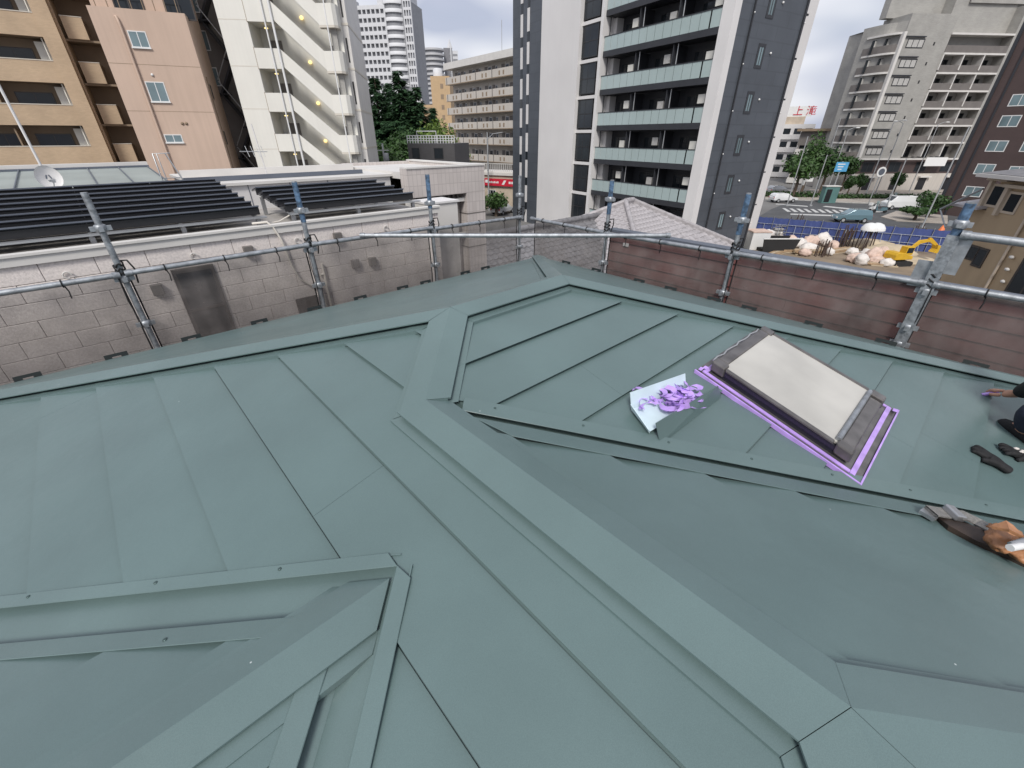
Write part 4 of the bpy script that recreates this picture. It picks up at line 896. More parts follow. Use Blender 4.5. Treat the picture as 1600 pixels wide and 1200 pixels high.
part('water_tank', MB().lathe([(1.6,0),(1.6,2),(1.2,2.4)], 14, (OF.W+2,2,27.5)), M['hrw'], oc); part('water_tank', MB().lathe([(1.4,0),(1.4,1.6),(1.0,2)], 14, (2.5,2,19.5)), M['hrw'], oc)

# --- beige corridor block
c2 = lambda x, y: (500+x/3.428, y/3.428)
BF = front(-7.35, 116, 1.6, 93)
be = thing('beige_corridor_block', 'beige apartment block with open corridors and rows of doors beyond the trees', 'building', BF, (0,0,0))
bx = BF.W
ztop = BF.onY(*c2(850, 330))[1]
pbox('wall', M['beige'], be, .5, bx, 1.6, 9, 0, 23.2)
pbox('roof_slab', M['coping'], be, -.3, bx, -.3, 9.4, 20.6, 22.0) if False else None
zs_ = [BF.onY(*c2(860, y))[1] for y in (428, 527, 606, 692, 775, 863)]
for i, zb in enumerate(zs_):
    h = 1.35
    pbox('corridor_parapet', M['beige'], be, 0, bx, 0, .14, zb, zb+h); pbox('corridor_slab', M['beige'], be, 0, bx, .14, 1.6, zb, zb+.2)
    pbox('slab_edge', M['tandark'], be, 0, bx, -.03, .0, zb-.05, zb+.09)
    n = int(bx/6.0)
    for u in range(n+1):
        x0 = .8+5.7*u
        if x0+4.8 > bx: break
        pbox('pilaster', M['browngate'], be, x0-.35, x0-.15, -.04, .0, zb+.09, zb+h)
        pbox('door', M['browngate'], be, x0+.8, x0+1.7, 1.52, 1.6, zb+.2, zb+2.2); pbox('door', M['browngate'], be, x0+3.4, x0+4.3, 1.52, 1.6, zb+.2, zb+2.2)
        window(be, x0+2.0, x0+3.1, zb+1.1, zb+2.1, 1.57, 'alum', 'pane', .06, 0); window(be, x0+4.5, x0+5.1, zb+1.1, zb+2.1, 1.57, 'alum', 'pane', .06, 0)
        part('corridor_lamp', MB().blob((x0+2.6,1.2,zb+2.3),(.15,.15,.1),0,0,1,1), M['wframe'], be)
        for xq in (x0+1.9, x0+3.2): pbox('drain_slot', M['tandark'], be, xq, xq+.45, -.015, .0, zb+.3, zb+1.0)
    x0, z0 = 0, zb
pbox('roof_band', M['coping'], be, -.2, bx, -.2, 9.4, zs_[0]+2.75, zs_[0]+3.9)
part('mast', MB().tube([(BF.onY(*c2(908,300))[0],3,22),(BF.onY(*c2(908,300))[0],3,29)], .06, 6), M['pole'], be)
# corner shop
SH = front(-5.2, 74, .6, 70)
sh = thing('corner_shop', 'low shop with red sign band and tall paned window', 'shop', SH, (0,0,0))
zc = SH.onY(775,285)[1]
pbox('wall', M['sandtrim'], sh, 0, SH.W, 0, 6, 0, zc+1.0); pbox('fascia', M['coping'], sh, -.1, SH.W+.1, -.25, 6, zc+1.0, zc+1.35)
x0 = SH.onY(758,285)[0]; sg = pbox('sign_band', M['red'], sh, x0, SH.W, -.35, -.255, zc-.45, zc+.55)
pbox('sign_mark', M['signwhite'], sg, x0+.25, x0+.8, -.37, -.352, zc-.05, zc+.35)
for k in range(6): pbox('sign_mark', M['signwhite'], sg, x0+.95+.28*k, x0+1.15+.28*k, -.37, -.352, zc-.08, zc+.14+.05*(k%2))
part('sign_mark', MB().side([(x0+3.1,zc-.25),(x0+3.5,zc-.25),(x0+3.9,zc+.35),(x0+3.5,zc+.35)], -.37, -.352), M['signwhite'], sg)
for k in range(3): pbox('sign_mark', M['signwhite'], sg, x0+4.3+.45*k, x0+4.65+.45*k, -.37, -.352, zc-.1, zc+.22)
x0, z1 = SH.onY(762,296); x1, z0 = SH.onY(775,310); w_ = window(sh, x0, x1, z0, z1, -.01, 'wframe', 'pane', .08, 2); pbox('transom', M['wframe'], w_, x0, x1, -.03, .0, (z0+z1)/2-.04, (z0+z1)/2+.04)
pbox('balustrade', M['coping'], sh, .5, SH.W, .1, .25, zc+1.36, zc+1.5); 
for k in range(22): pbox('baluster', M['coping'], sh, .5+.32*k, .58+.32*k, .12, .2, zc+1.5, zc+2.5)
pbox('top_rail', M['coping'], sh, .5, SH.W, .1, .24, zc+2.5, zc+2.6)
# dark low building with roof rail
DF = front(-12.2, 62, -6.8, 60)
db = thing('dark_low_building', 'low dark grey tiled building with pale roof railing in front of the trees', 'building', DF, (0,0,0))
zd = DF.onY(665,224)[1]
pbox('wall', M['dgrey'], db, 0, DF.W, 0, 7, 0, zd)
for k in range(2): window(db, .5+2.9*k, 1.5+3.1*k, zd-1.7, zd-.5, -.01, 'frame', 'pane', .07, 0)
for k in range(18): x = DF.W*k/17; pbox('rail_post', M['hrw'], db, x-.04, x+.04, .1, .18, zd+.002, zd+.85)
for zz in (.25,.5,.8): pbox('roof_rail', M['hrw'], db, 0, DF.W, .11, .17, zd+zz, zd+zz+.07)
part('pergola', MB().tube([(1,1,zd),(1,1,zd+1.3),(3.5,1,zd+1.3),(3.5,1,zd)], .06, 6), M['hrw'], db)

# --- grey apartment block on the right
GR = front(36.0, 121, 43.9, 139)
gy = thing('grey_apartments', 'grey tiled apartment block with curved corner balconies across the street', 'building', GR, (0,0,0))
slabs = [GR.onY(*c4)[1] for c4 in [(1140+x/3.333, y/3.333) for x, y in ((915,165),(880,270),(840,373),(805,467),(770,560),(735,650),(700,740),(672,825))]]
gx = lambda x, y: GR.onY(1140+x/3.333, y/3.333)[0]
xm_ = gx(1118,270); x_r = gx(1440,270)
zroof = slabs[0]+2.6
pbox('wall', M['greywall'], gy, .2, xm_, 0, 6, slabs[-1], zroof); pbox('recess_wall', M['greywall'], gy, xm_, x_r, 1.8, 14, slabs[-1], zroof+3); pbox('end_wall', M['greywall'], gy, x_r, GR.W+4, -.1, 14, slabs[-1]-.0, zroof+1.5)
hx = lambda x, y: GR.onY(1140+x/3.333, y/3.333, 4)[0]
pbox('penthouse', M['greywall'], gy, hx(800,130), hx(1240,100), 4, 5.5, zroof+.003, zroof+3.2); pbox('penthouse', M['greywall'], gy, hx(900,60), hx(1270,40), 4.1, 5.6, zroof+3.21, zroof+8)
pbox('upper_block', M['greywall'], gy, xm_+3, GR.W+4, 3, 13.8, zroof+3.003, zroof+6); pbox('upper_roof', M['coping'], gy, xm_+2.6, GR.W+4.4, 1.2, 14, zroof+6.003, zroof+6.8)
pbox('upper_parapet', M['greywall'], gy, xm_+2.6, GR.W+4, 1.4, 1.6, zroof+1.9, zroof+3.0)
for k in range(3): window(gy, xm_+4+5*k, xm_+7+5*k, zroof+3.6, zroof+5.4, 2.98, 'frame', 'pane', .1, 1)
for i, zb in enumerate(slabs):
    # balcony front on the right
    if i < 7:
        pbox('balcony_slab', M['coping'], gy, xm_-.1, x_r, -.25, 1.8, zb-.28, zb)
        if i > 0:
            pass
        pbox('balcony_parapet', M['browngate'], gy, xm_, x_r, -.1, 0, zb+.001-.0, zb+1.1) if i > 0 else None
        for u in range(3):
            a = xm_+(x_r-xm_)*u/3; b = xm_+(x_r-xm_)*(u+1)/3
            pbox('divider', M['coping'], gy, a-.1, a+.1, -.22, 1.79, zb-2.9+.29, zb-.281) if i > 0 else None
            if i > 0: window(gy, a+1.2, a+3.2, zb-2.8, zb-.8, 1.77, 'frame', 'pane', .1, 1); window(gy, b-1.9, b-.9, zb-2.8, zb-.8, 1.77, 'frame', 'pane', .1, 0)
            if i == 6: pass
    if 0 < i:
        xw0, xw1 = gx(930,205), gx(1020,205); zz = zb
        window(gy, xw0, xw1, zz+.55, zz+1.95, -.01, 'frame', 'curtain', .16, 2); pbox('window_hood', M['charcoal2'], gy, xw0-1.0, xw1-.2, -.3, -.012, zz+2.15, zz+2.3)
        pbox('vent', M['dark'], gy, gx(1070,215)-.15, gx(1070,215)+.15, -.02, .0, zz+1.0, zz+1.5)
# curved corner balconies
CF_ = [(0.2,.2)]
pA = GR.w((0,0,0)); pB = polar(33.45, 124)
bxv = ((pB-pA).dot(GR.ex), (pB-pA).dot(GR.ey))
arc = []
for k in range(9):
    t = k/8; x = bxv[0]*t; y = bxv[1]*t; bul = -1.3*math.sin(math.pi*t); arc.append((x+bul*.3, y+bul))
inner = [(x*.93+.1, y+1.9) for x, y in arc]
core = [(.2,.25)]+[(x*.97, y+1.6) for x, y in arc[1:]]+[(arc[-1][0]+8.5,arc[-1][1]+10),(.2,14)]
part('corner_wall', MB().prism(core, 0, zroof-1.0), M['greywall'], gy)
for i, zb in enumerate(slabs):
    part('corner_slab', MB().prism(arc+[(arc[-1][0]+4.5,arc[-1][1]+5),(.15,6)], zb-.3, zb), M['coping'], gy)
    if i:
        rail_ = [(x*.99, y+.12) for x, y in arc]; inn = [(x*.985, y+.22) for x, y in arc]
        part('corner_parapet', MB().prism(rail_+inn[::-1], zb+.002, zb+1.15), M['browngate'], gy)
        for k in (2, 5):
            x, y = arc[k]; part('corner_window', MB().box(x-.5, x+.9, y+1.45, y+1.75, zb+.1, zb+2.2), M['pane'], gy); part('curtain', MB().box(x-.2, x+.25, y+1.40, y+1.44, zb+.1, zb+2.1), M['curtain'], gy)
pbox('corner_pier', M['coping'], gy, -.3, .22, -.35, .3, 0, slabs[0])
pbox('podium_beam', M['coping'], gy, -.2, GR.W+4, -.3, 0.0, slabs[-1]-.3, slabs[-1])
pbox('podium_upper_wall', M['brown'], gy, .3, GR.W+4, .6, 13, 3.2, slabs[-1]-.31); pbox('podium_wall', M['beige'], gy, -.3, GR.W+4, -.1, 13, 0, 3.2)
for k in range(4): window(gy, 2+6*k, 4.6+6*k, 3.5, 5.4, .58, 'frame', 'pane', .1, 1)
for k in range(4): pbox('doorway', M['dark'], gy, 3+6.2*k, 4.8+6.2*k, -.13, -.101, .1, 2.4); pbox('doorway_hood', M['coping'], gy, 2.6+6.2*k, 5.2+6.2*k, -.7, -.102, 2.5, 2.75)
# --- brown tower at the right edge
BR = front(43.38, 92, 53, 89)
bt = thing('brown_apartments', 'tall dark brown tiled building with small white framed windows at the right edge', 'building', BR, (0,0,0))
pbox('wall', M['brown'], bt, 0, BR.W, 0, 10, 0, 34); pbox('corner_trim', M['charcoal2'], bt, -.35, -.002, -.25, 2.5, 0, 34); pbox('corner_trim', M['charcoal2'], bt, .9, 1.1, -.12, 0, 0, 34)
for (u, v) in ((1594,157),(1577,190),(1557,229),(1538,265),(1520,300)):
    x, z_ = BR.onY(u, v); window(bt, x-.95, x+.95, z_-.6, z_+.7, -.01, 'wframe', 'pane2', .09, 1)
for k in range(5): x, z_ = BR.onY(1590-10*k+20, 232+34*k-40); 
for k in range(4): x, z_ = BR.onY(1590,268); window(bt, x-.9, x+.9, z_-.6+2.85*k-2.85, z_+.6+2.85*k-2.85, -.01, 'wframe', 'pane2', .09, 1)

# --- sand coloured house near the right edge
SD = front(45.0, 23.5, 52.5, 20)
sn = thing('sand_house', 'sand coloured house with tall narrow shuttered windows at the right edge', 'house', SD, (0,0,0))
zt = SD.onY(1580, 279)[1]; xm0 = SD.onY(1556, 300)[0]; zlow = SD.onY(1525, 326)[1]
pbox('wall', M['sandwall'], sn, xm0, SD.W, 0, 8, 0, zt); pbox('low_wing', M['sandwall'], sn, 0, xm0-.002, .05, 6, 0, zlow)
part('wing_roof', MB().prism([(-.25,-.3),(xm0-.003,-.3),(xm0-.003,6),(-.25,6)], lambda x,y: zlow+.004+(y+.3)*.18, lambda x,y: zlow+.08+(y+.3)*.18), M['kawara2'], sn)
part('roof', MB().prism([(xm0-.35,-.45),(SD.W+.4,-.45),(SD.W+.4,8.4),(xm0-.35,8.4)], lambda x,y: zt+.004+(y+.45)*.12, lambda x,y: zt+.13+(y+.45)*.12), M['kawara'], sn)
pbox('eaves_gutter', M['coping'], sn, xm0-.4, SD.W+.4, -.56, -.455, zt+.0, zt+.11)
for (u0,v0,u1,v1) in ((1566,288,1562,326),(1592,300,1584,336)):
    x, za_ = SD.onY(u0,v0); _, zb2 = SD.onY(u1,v1)
    window(sn, x-.28, x+.28, zb2, za_, -.01, 'sandtrim', 'pane', .07, 0); pbox('shutter_box', M['sandtrim'], sn, x-.4, x-.285, -.12, -.002, zb2-.1, za_+.1); pbox('window_hood', M['sandtrim'], sn, x-.42, x+.4, -.22, -.002, za_+.1, za_+.2)
for (u0,v0,u1,v1) in ((1527,384,1520,408),(1541,388,1533,420)):
    x, za_ = SD.onY(u0,v0); _, zb2 = SD.onY(u1,v1); window(sn, x-.25, x+.2, zb2, za_, -.01, 'brownframe', 'pane', .06, 0)
x, za_ = SD.onY(1595,430); window(sn, x-.2, x+.9, za_-.6, za_+.5, -.01, 'brownframe', 'pane', .07, 1)
x, za_ = SD.onY(1572,400); part('downpipe', MB().tube([(x,-.06,zt),(x,-.06,0)], .04, 8), M['sandtrim'], sn)
for k in range(3): x, za_ = SD.onY(1585-7*k, 402+19*k); part('pipe_bracket', MB().blob((x,-.08,za_),(.09,.06,.06),k,.2,2,1), M['coping'], sn)
x, za_ = SD.onY(1500,300); an2 = thing('roof_bracket_frame', 'thin metal stay frame on the corner of the sand coloured house', 'metal frame', SD, (0,-.3,zt-2))
part('stay', MB().tube([SD_ for SD_ in [(-.5,-.4,zt-1.2),(.9,-.35,zt-.35)]], .035, 6), M['galv'], an2); part('stay', MB().tube([(-.5,-.4,zt-1.2),(.1,-.35,zt-1.75)], .025, 6), M['galv'], an2)

# ------------------------------------------------------------------ street beyond the tower
def P(u, v, z=0.0): q = zhit(u, v, 0); return (q.x, q.y, z)
def sheet(name, pts, z, m, kind='structure'): return single(name, MB().prism([(p[0],p[1]) for p in pts], z-.15, z), m, None, None, kind=kind)
sheet('road', [P(1150,360),P(1205,327),P(1240,313),P(1330,318),P(1480,322),P(1700,330),P(1800,410),P(1480,372),P(1200,345),P(1160,420)], .02, M['asphalt'])
sheet('pavement', [P(1195,311),P(1240,312),P(1330,316.5),P(1480,320),P(1700,326),P(1700,300),P(1195,296)], .13, M['pave'])
sheet('pavement', [P(1376,340),P(1400,331),P(1480,338),P(1480,350),P(1400,346)], .13, M['pave'])
sheet('path', [P(1165,420),P(1186,346),P(1290,350),P(1460,362),P(1560,385),P(1560,470),P(1165,470)], .03, M['soil'])
for (a,b,c,d) in (((1212,318.5),(1262,322),(1262,323.3),(1212,319.5)),((1290,322),(1380,331),(1374,332.5),(1285,323)),((1235,334),(1330,337),(1330,339),(1235,335.6)),((1405,327),(1470,331),(1470,332.3),(1405,328))):
    single('road_line', MB().prism([P(*a)[:2],P(*b)[:2],P(*c)[:2],P(*d)[:2]], .02, .028), M['paint'], None, None, kind='structure')
for k in range(9):
    u = 1222+11*k; single('crossing_bar', MB().prism([P(u,325.5+k*.35)[:2],P(u+5,325.7+k*.35)[:2],P(u+14,331+k*.3)[:2],P(u+8,331+k*.3)[:2]], .02, .029), M['paint'], None, None, kind='structure')
kb = MB()
for (a,b) in (((1195,311.5),(1240,312.6)),((1240,312.6),(1330,317.2)),((1330,317.2),(1480,320.6)),((1480,320.6),(1650,326))): kb.bar(P(*a,z=.07), P(*b,z=.07), .25, .15)
single('kerb', kb, M['kerb'], None, None, kind='structure')

def foliage(mb, c, r, n, size, seed, flat=.0, shell=.55):
    rnd = random.Random(seed)
    for i in range(n):
        while True:
            p = Vector((rnd.uniform(-1,1), rnd.uniform(-1,1), rnd.uniform(-1,1)))
            if p.length < 1 and (p.length > shell or rnd.random() < .25): break
        k = 1+.32*noise.noise(Vector((p.x*2.1+seed, p.y*2.1, p.z*2.1)))
        q = Vector((c[0]+p.x*r[0]*k, c[1]+p.y*r[1]*k, c[2]+p.z*r[2]*k)); s_ = size*rnd.uniform(.6,1.35)
        nrm = (p+Vector((rnd.uniform(-.9,.9),rnd.uniform(-.9,.9),rnd.uniform(-.3,.9)))).normalized(); a = nrm.orthogonal().normalized(); a = (Matrix.Rotation(rnd.uniform(0,6.28),3,nrm) @ a)*s_; b = nrm.cross(a)*.62
        mb.add([q-a, q+b*.9, q+a, q-b*.9], [(0,1,2,3)])
def tree(name, label, base, h, r, m, seed, n=1500, size=.28, lobes=6, group='street trees'):
    t = thing(name, label, 'tree', WORLD, base, group); rnd = random.Random(seed); b = Vector(base)
    tr = MB(); tr.tube([b, b+Vector((.1,0,h*.3)), b+Vector((0,.1,h*.6))], r*.09+.08, 8, r2=r*.04+.03)
    for k in range(5):
        a = k*1.26+seed; tr.tube([b+Vector((0,0,h*.35+.05*k*h)), b+Vector((math.cos(a)*r*.6, math.sin(a)*r*.6, h*.55+.06*k*h))], .07, 5, r2=.02)
    part('trunk', tr, M['barkm'], t, kind=None)
    cr_ = MB()
    for k in range(lobes):
        a = k*6.28/lobes+rnd.random(); rr = r*.5*(1 if k else 0)
        foliage(cr_, (b.x+math.cos(a)*rr, b.y+math.sin(a)*rr, b.z+h*(.55+.27*rnd.random())), (r*.6,r*.6,h*.24), n//lobes, size, seed*7+k)
    part('crown', cr_, M[m], t, kind='stuff'); return t
def cedar(label, base, h, r, seed, group='cedars beyond the roofs'):
    t = thing('cedar_tree', label, 'tree', WORLD, base, group); b = Vector(base); rnd = random.Random(seed)
    part('trunk', MB().tube([b, b+Vector((0,0,h))], .32, 8, r2=.04), M['barkm'], t)
    cr_ = MB(); z = h*.16
    while z < h*.99:
        f = 1-(z/h)**1.15; rr = r*(f**.8*.95+.05); nb_ = max(4, int(6+7*f))
        for k in range(nb_):
            a = rnd.uniform(0,6.28); L = rr*rnd.uniform(.65,1.15)
            for i in range(int(14+L*12)):
                s_ = rnd.uniform(.12,1)*L; wd_ = .30*L*(1-s_/L*.6)
                q = b+Vector((math.cos(a)*s_, math.sin(a)*s_, z-.10*s_*s_/max(r,1)+rnd.uniform(-.3,.25)))+Vector((-math.sin(a),math.cos(a),0))*rnd.uniform(-wd_,wd_)
                d = Vector((math.cos(a+rnd.uniform(-.7,.7)), math.sin(a+rnd.uniform(-.7,.7)), rnd.uniform(-.55,-.05)))*rnd.uniform(.4,.85)
                e = d.cross(Vector((rnd.uniform(-.4,.4),rnd.uniform(-.4,.4),1))).normalized()*rnd.uniform(.12,.26)
                cr_.add([q-e, q+d*.7-e*.5, q+d, q+e], [(0,1,2,3)])
        z += h*.028*rnd.uniform(.8,1.25)
    part('crown', cr_, M['cedar'], t, kind='stuff'); return t
def atp(az, d): q = polar(az, d); return (q.x, q.y, 0)
cedar('dark cedar with the highest tip, in the middle of the grove', atp(-12.4,84), 19.0, 5.6, 3)
cedar('dark cedar on the left of the grove before the white high rise', atp(-14.9,86), 18.2, 5.8, 4)
cedar('dark cedar at the right end of the grove', atp(-10.7,82), 16.6, 5.0, 5)
cedar('dark cedar close against the cream stair block', atp(-16.3,90), 16.0, 5.2, 6)
cedar('dark cedar between the two tallest cedars', atp(-13.6,92), 18.0, 5.2, 16); cedar('dark cedar filling the right side of the grove', atp(-11.5,90), 17.0, 5.0, 17)
cedar('small dark cedar before the ochre building', atp(-9.0,95), 14.6, 3.4, 8)
tree('broadleaf_tree', 'bright yellow green tree beside the beige corridor block', atp(-8.2,74), 12.2, 3.9, 'leafy', 11, 3000, .26, 8, 'broadleaf trees by the grove')
tree('broadleaf_tree', 'mid green tree low at the left of the grove', atp(-15.6,70), 10.0, 3.4, 'leaf', 12, 2400, .26, 7, 'broadleaf trees by the grove')
tree('broadleaf_tree', 'mid green tree low in the middle of the grove', atp(-13.6,72), 9.4, 3.2, 'leaf', 13, 2200, .26, 7, 'broadleaf trees by the grove')
tree('broadleaf_tree', 'dark green rounded tree behind the dark low building', atp(-11.9,76), 11.0, 3.6, 'hedge', 14, 2400, .26, 7, 'broadleaf trees by the grove')
tree('bush', 'leafy bush in the lane left of the charcoal tower', P(775,338), 3.2, 2.0, 'leaf', 15, 1400, .20, 6, 'shrubs')
for (u,v,h,r,mm,lab,sd_) in ((1238,309,7.6,3.0,'leaf','round green tree by the road left of the grey apartments',21),(1252,301,10.5,2.6,'leaf','taller green tree behind the round roadside tree',22),(1280,303,8.2,2.6,'hedge','dark tree in front of the distant rooftops',23),(1312,300,6.4,1.9,'hedge','small dark tree by the blue sign',24)):
    tree('street_tree', lab, P(u,v), h, r, mm, sd_, 1500, .30, 6)
for (u,v,h,r,lab,sd_) in ((1322,306,3.6,1.0,'clipped conical shrub left of the shop entrance',31),(1338,305,3.8,1.0,'clipped shrub in the middle of the grey podium',32),(1395,302,3.9,1.1,'tall clipped shrub by the grey podium doorway',33),(1447,341,3.4,1.9,'big round dark shrub beside the brown building',34),(1427,345,1.7,1.8,'low rounded shrub on the traffic island',35)):
    tree('shrub', lab, P(u,v), h, r, 'hedge', sd_, 1100, .2, 5, 'clipped shrubs')
def hedge(label, a, b, h, wd, seed):
    a, b = Vector(a), Vector(b); mb = MB(); n = int((b-a).length/1.2)+1
    for k in range(n+1): q = a+(b-a)*k/n; foliage(mb, (q.x,q.y,h*.5), (1.0,wd,h*.55), 130, .2, seed+k, shell=.3)
    single('hedge', mb, M['hedge'], label, 'hedge', WORLD, tuple(a), 'street hedges')
hedge('long low hedge along the far pavement', P(1198,308), P(1275,309), 1.1, 1.0, 41)
hedge('hedge strip below the grey apartment podium', P(1300,311), P(1420,311), .9, .8, 81)

# street furniture
def lamp_post(label, u, v, h, r=.09, arm=0, group='street poles'):
    b = Vector(P(u,v)); t = thing('street_pole', label, 'pole', WORLD, tuple(b), group)
    part('pole', MB().tube([b, b+Vector((0,0,h))], r, 8, r2=r*.7), M['pole'], t); pbox('foot', M['pole'], t, b.x-.2, b.x+.2, b.y-.2, b.y+.2, 0, .2)
    if arm:
        part('arm', MB().tube([b+Vector((0,0,h)), b+Vector((arm*.6,0,h+.35)), b+Vector((arm,0,h+.4))], .05, 6), M['pole'], t); part('lamp_head', MB().blob(tuple(b+Vector((arm*1.1,0,h+.36))), (.45,.18,.10), 0,0,1,2), M['wframe'], t)
    return t
for (u,v,h,arm,lab) in ((1229,322,10,0,'thin pole at the left end of the blue fence'),(1266,322,7.5,0,'thin short pole left of the teal cabinet'),(1382,330,7.2,0,'pole beside the white van'),(1350,310,12,1.6,'street lamp in front of the dark shop band'),(1440,356,11,0,'leaning height pole by the round shrub'),(1366,306,12,-1.4,'street lamp right of the round blue sign'),(1420,300,12,1.5,'street lamp before the white banner'),(1290,305,11,1.5,'street lamp above the blue sign'),(1275,300,13,0,'tall utility pole among the roadside trees')):
    lamp_post(lab, u, v, h, .09, arm)
for (u,lab,hh) in ((582,'utility pole before the grove on the left',12.5),(597,'utility pole with crossarm before the grove',12)):
    b = Vector(atp(-16.2 if u == 582 else -15.0, 66)); t = thing('utility_pole', lab, 'utility pole', WORLD, tuple(b)); part('pole', MB().tube([b, b+Vector((0,0,9.2))], .16, 8, r2=.11), M['pole'], t); part('crossarm', MB().bar(b+Vector((-.8,0,8.4)), b+Vector((.8,0,8.4)), .1, .1), M['pole'], t); part('transformer', MB().lathe([(.28,0),(.3,.1),(.3,.8),(.2,.9)], 12, (b.x+.4,b.y-.2,7.2)), M['pole'], t)
b = Vector(atp(-2.9,70)); t = thing('utility_pole', 'thin dark utility pole in front of the beige corridor block', 'utility pole', WORLD, tuple(b)); part('pole', MB().tube([b, b+Vector((0,0,10.5))], .13, 8, r2=.09), M['pole'], t); part('arm', MB().tube([b+Vector((0,0,9.6)), b+Vector((.8,0,10.3)), b+Vector((2.2,0,10.5))], .05, 6), M['pole'], t)
# overhead wire
# teal cabinet and blue sign
q = Vector(P(1289,317)); t = thing('kiosk_cabinet', 'teal grey kiosk cabinet under the sky blue sign', 'cabinet', WORLD, tuple(q)); pbox('body', M['teal'], t, q.x-1.0, q.x+1.4, q.y-.5, q.y+.5, 0, 2.6); pbox('door', M['dark'], t, q.x-.7, q.x+.2, q.y-.53, q.y-.501, .2, 2.2); pbox('roof', M['coping'], t, q.x-1.1, q.x+1.5, q.y-.6, q.y+.6, 2.6, 2.75)
q = Vector(P(1296,312)); t = thing('direction_sign', 'sky blue direction sign above the teal cabinet', 'sign', WORLD, tuple(q)); part('post', MB().tube([q, q+Vector((0,0,6.2))], .1, 8), M['pole'], t); sgn = pbox('board', M['skyblue'], t, q.x-1.1, q.x+1.1, q.y-.16, q.y-.11, 4.6, 6.1)
for k in range(3): pbox('sign_mark', M['signwhite'], sgn, q.x-.8+.1*k, q.x+.5-.2*k, q.y-.175, q.y-.162, 5.7-.4*k, 5.85-.4*k)
q = Vector(P(1357,318)); t = thing('round_sign', 'round blue and white road sign on a post', 'sign', WORLD, tuple(q)); part('post', MB().tube([q, q+Vector((0,0,5.2))], .07, 6), M['pole'], t)
def disc(c, r, y, th, n=20): return MB().add([(c[0]+r*math.cos(6.2832*k/n), y, c[1]+r*math.sin(6.2832*k/n)) for k in range(n)]+[(c[0]+r*math.cos(6.2832*k/n), y+th, c[1]+r*math.sin(6.2832*k/n)) for k in range(n)], [tuple(range(n)), tuple(range(2*n-1,n-1,-1))]+[((k+1)%n,k,n+k,n+(k+1)%n) for k in range(n)])
part('disc', disc((q.x,4.9), .75, q.y-.12, .04), M['signwhite'], t); part('disc_mark', disc((q.x,4.9), .5, q.y-.14, .015), M['bluegrey'], t)
q = Vector(P(1253,307)); t = thing('white_sign_board', 'small white sign boards on a post by the hedge', 'sign', WORLD, tuple(q)); part('post', MB().tube([q, q+Vector((0,0,4))], .06, 6), M['pole'], t); pbox('board', M['signwhite'], t, q.x-.3, q.x+1.0, q.y-.12, q.y-.07, 2.6, 3.9); pbox('board', M['signwhite'], t, q.x-.9, q.x-.32, q.y-.12, q.y-.07, 2.0, 3.2)
x, z_ = GR.onY(1465,252,-1.2); t = thing('shop_banner', 'white banner sign on the grey podium', 'sign', GR, (x,-.7,2)); pbox('board', M['signwhite'], t, x-2.4, x+2.4, -.9, -.8, z_-.9, z_+.7); pbox('bracket', M['pole'], t, x-.1, x+.1, -.8, -.1, z_-.1, z_+.1)

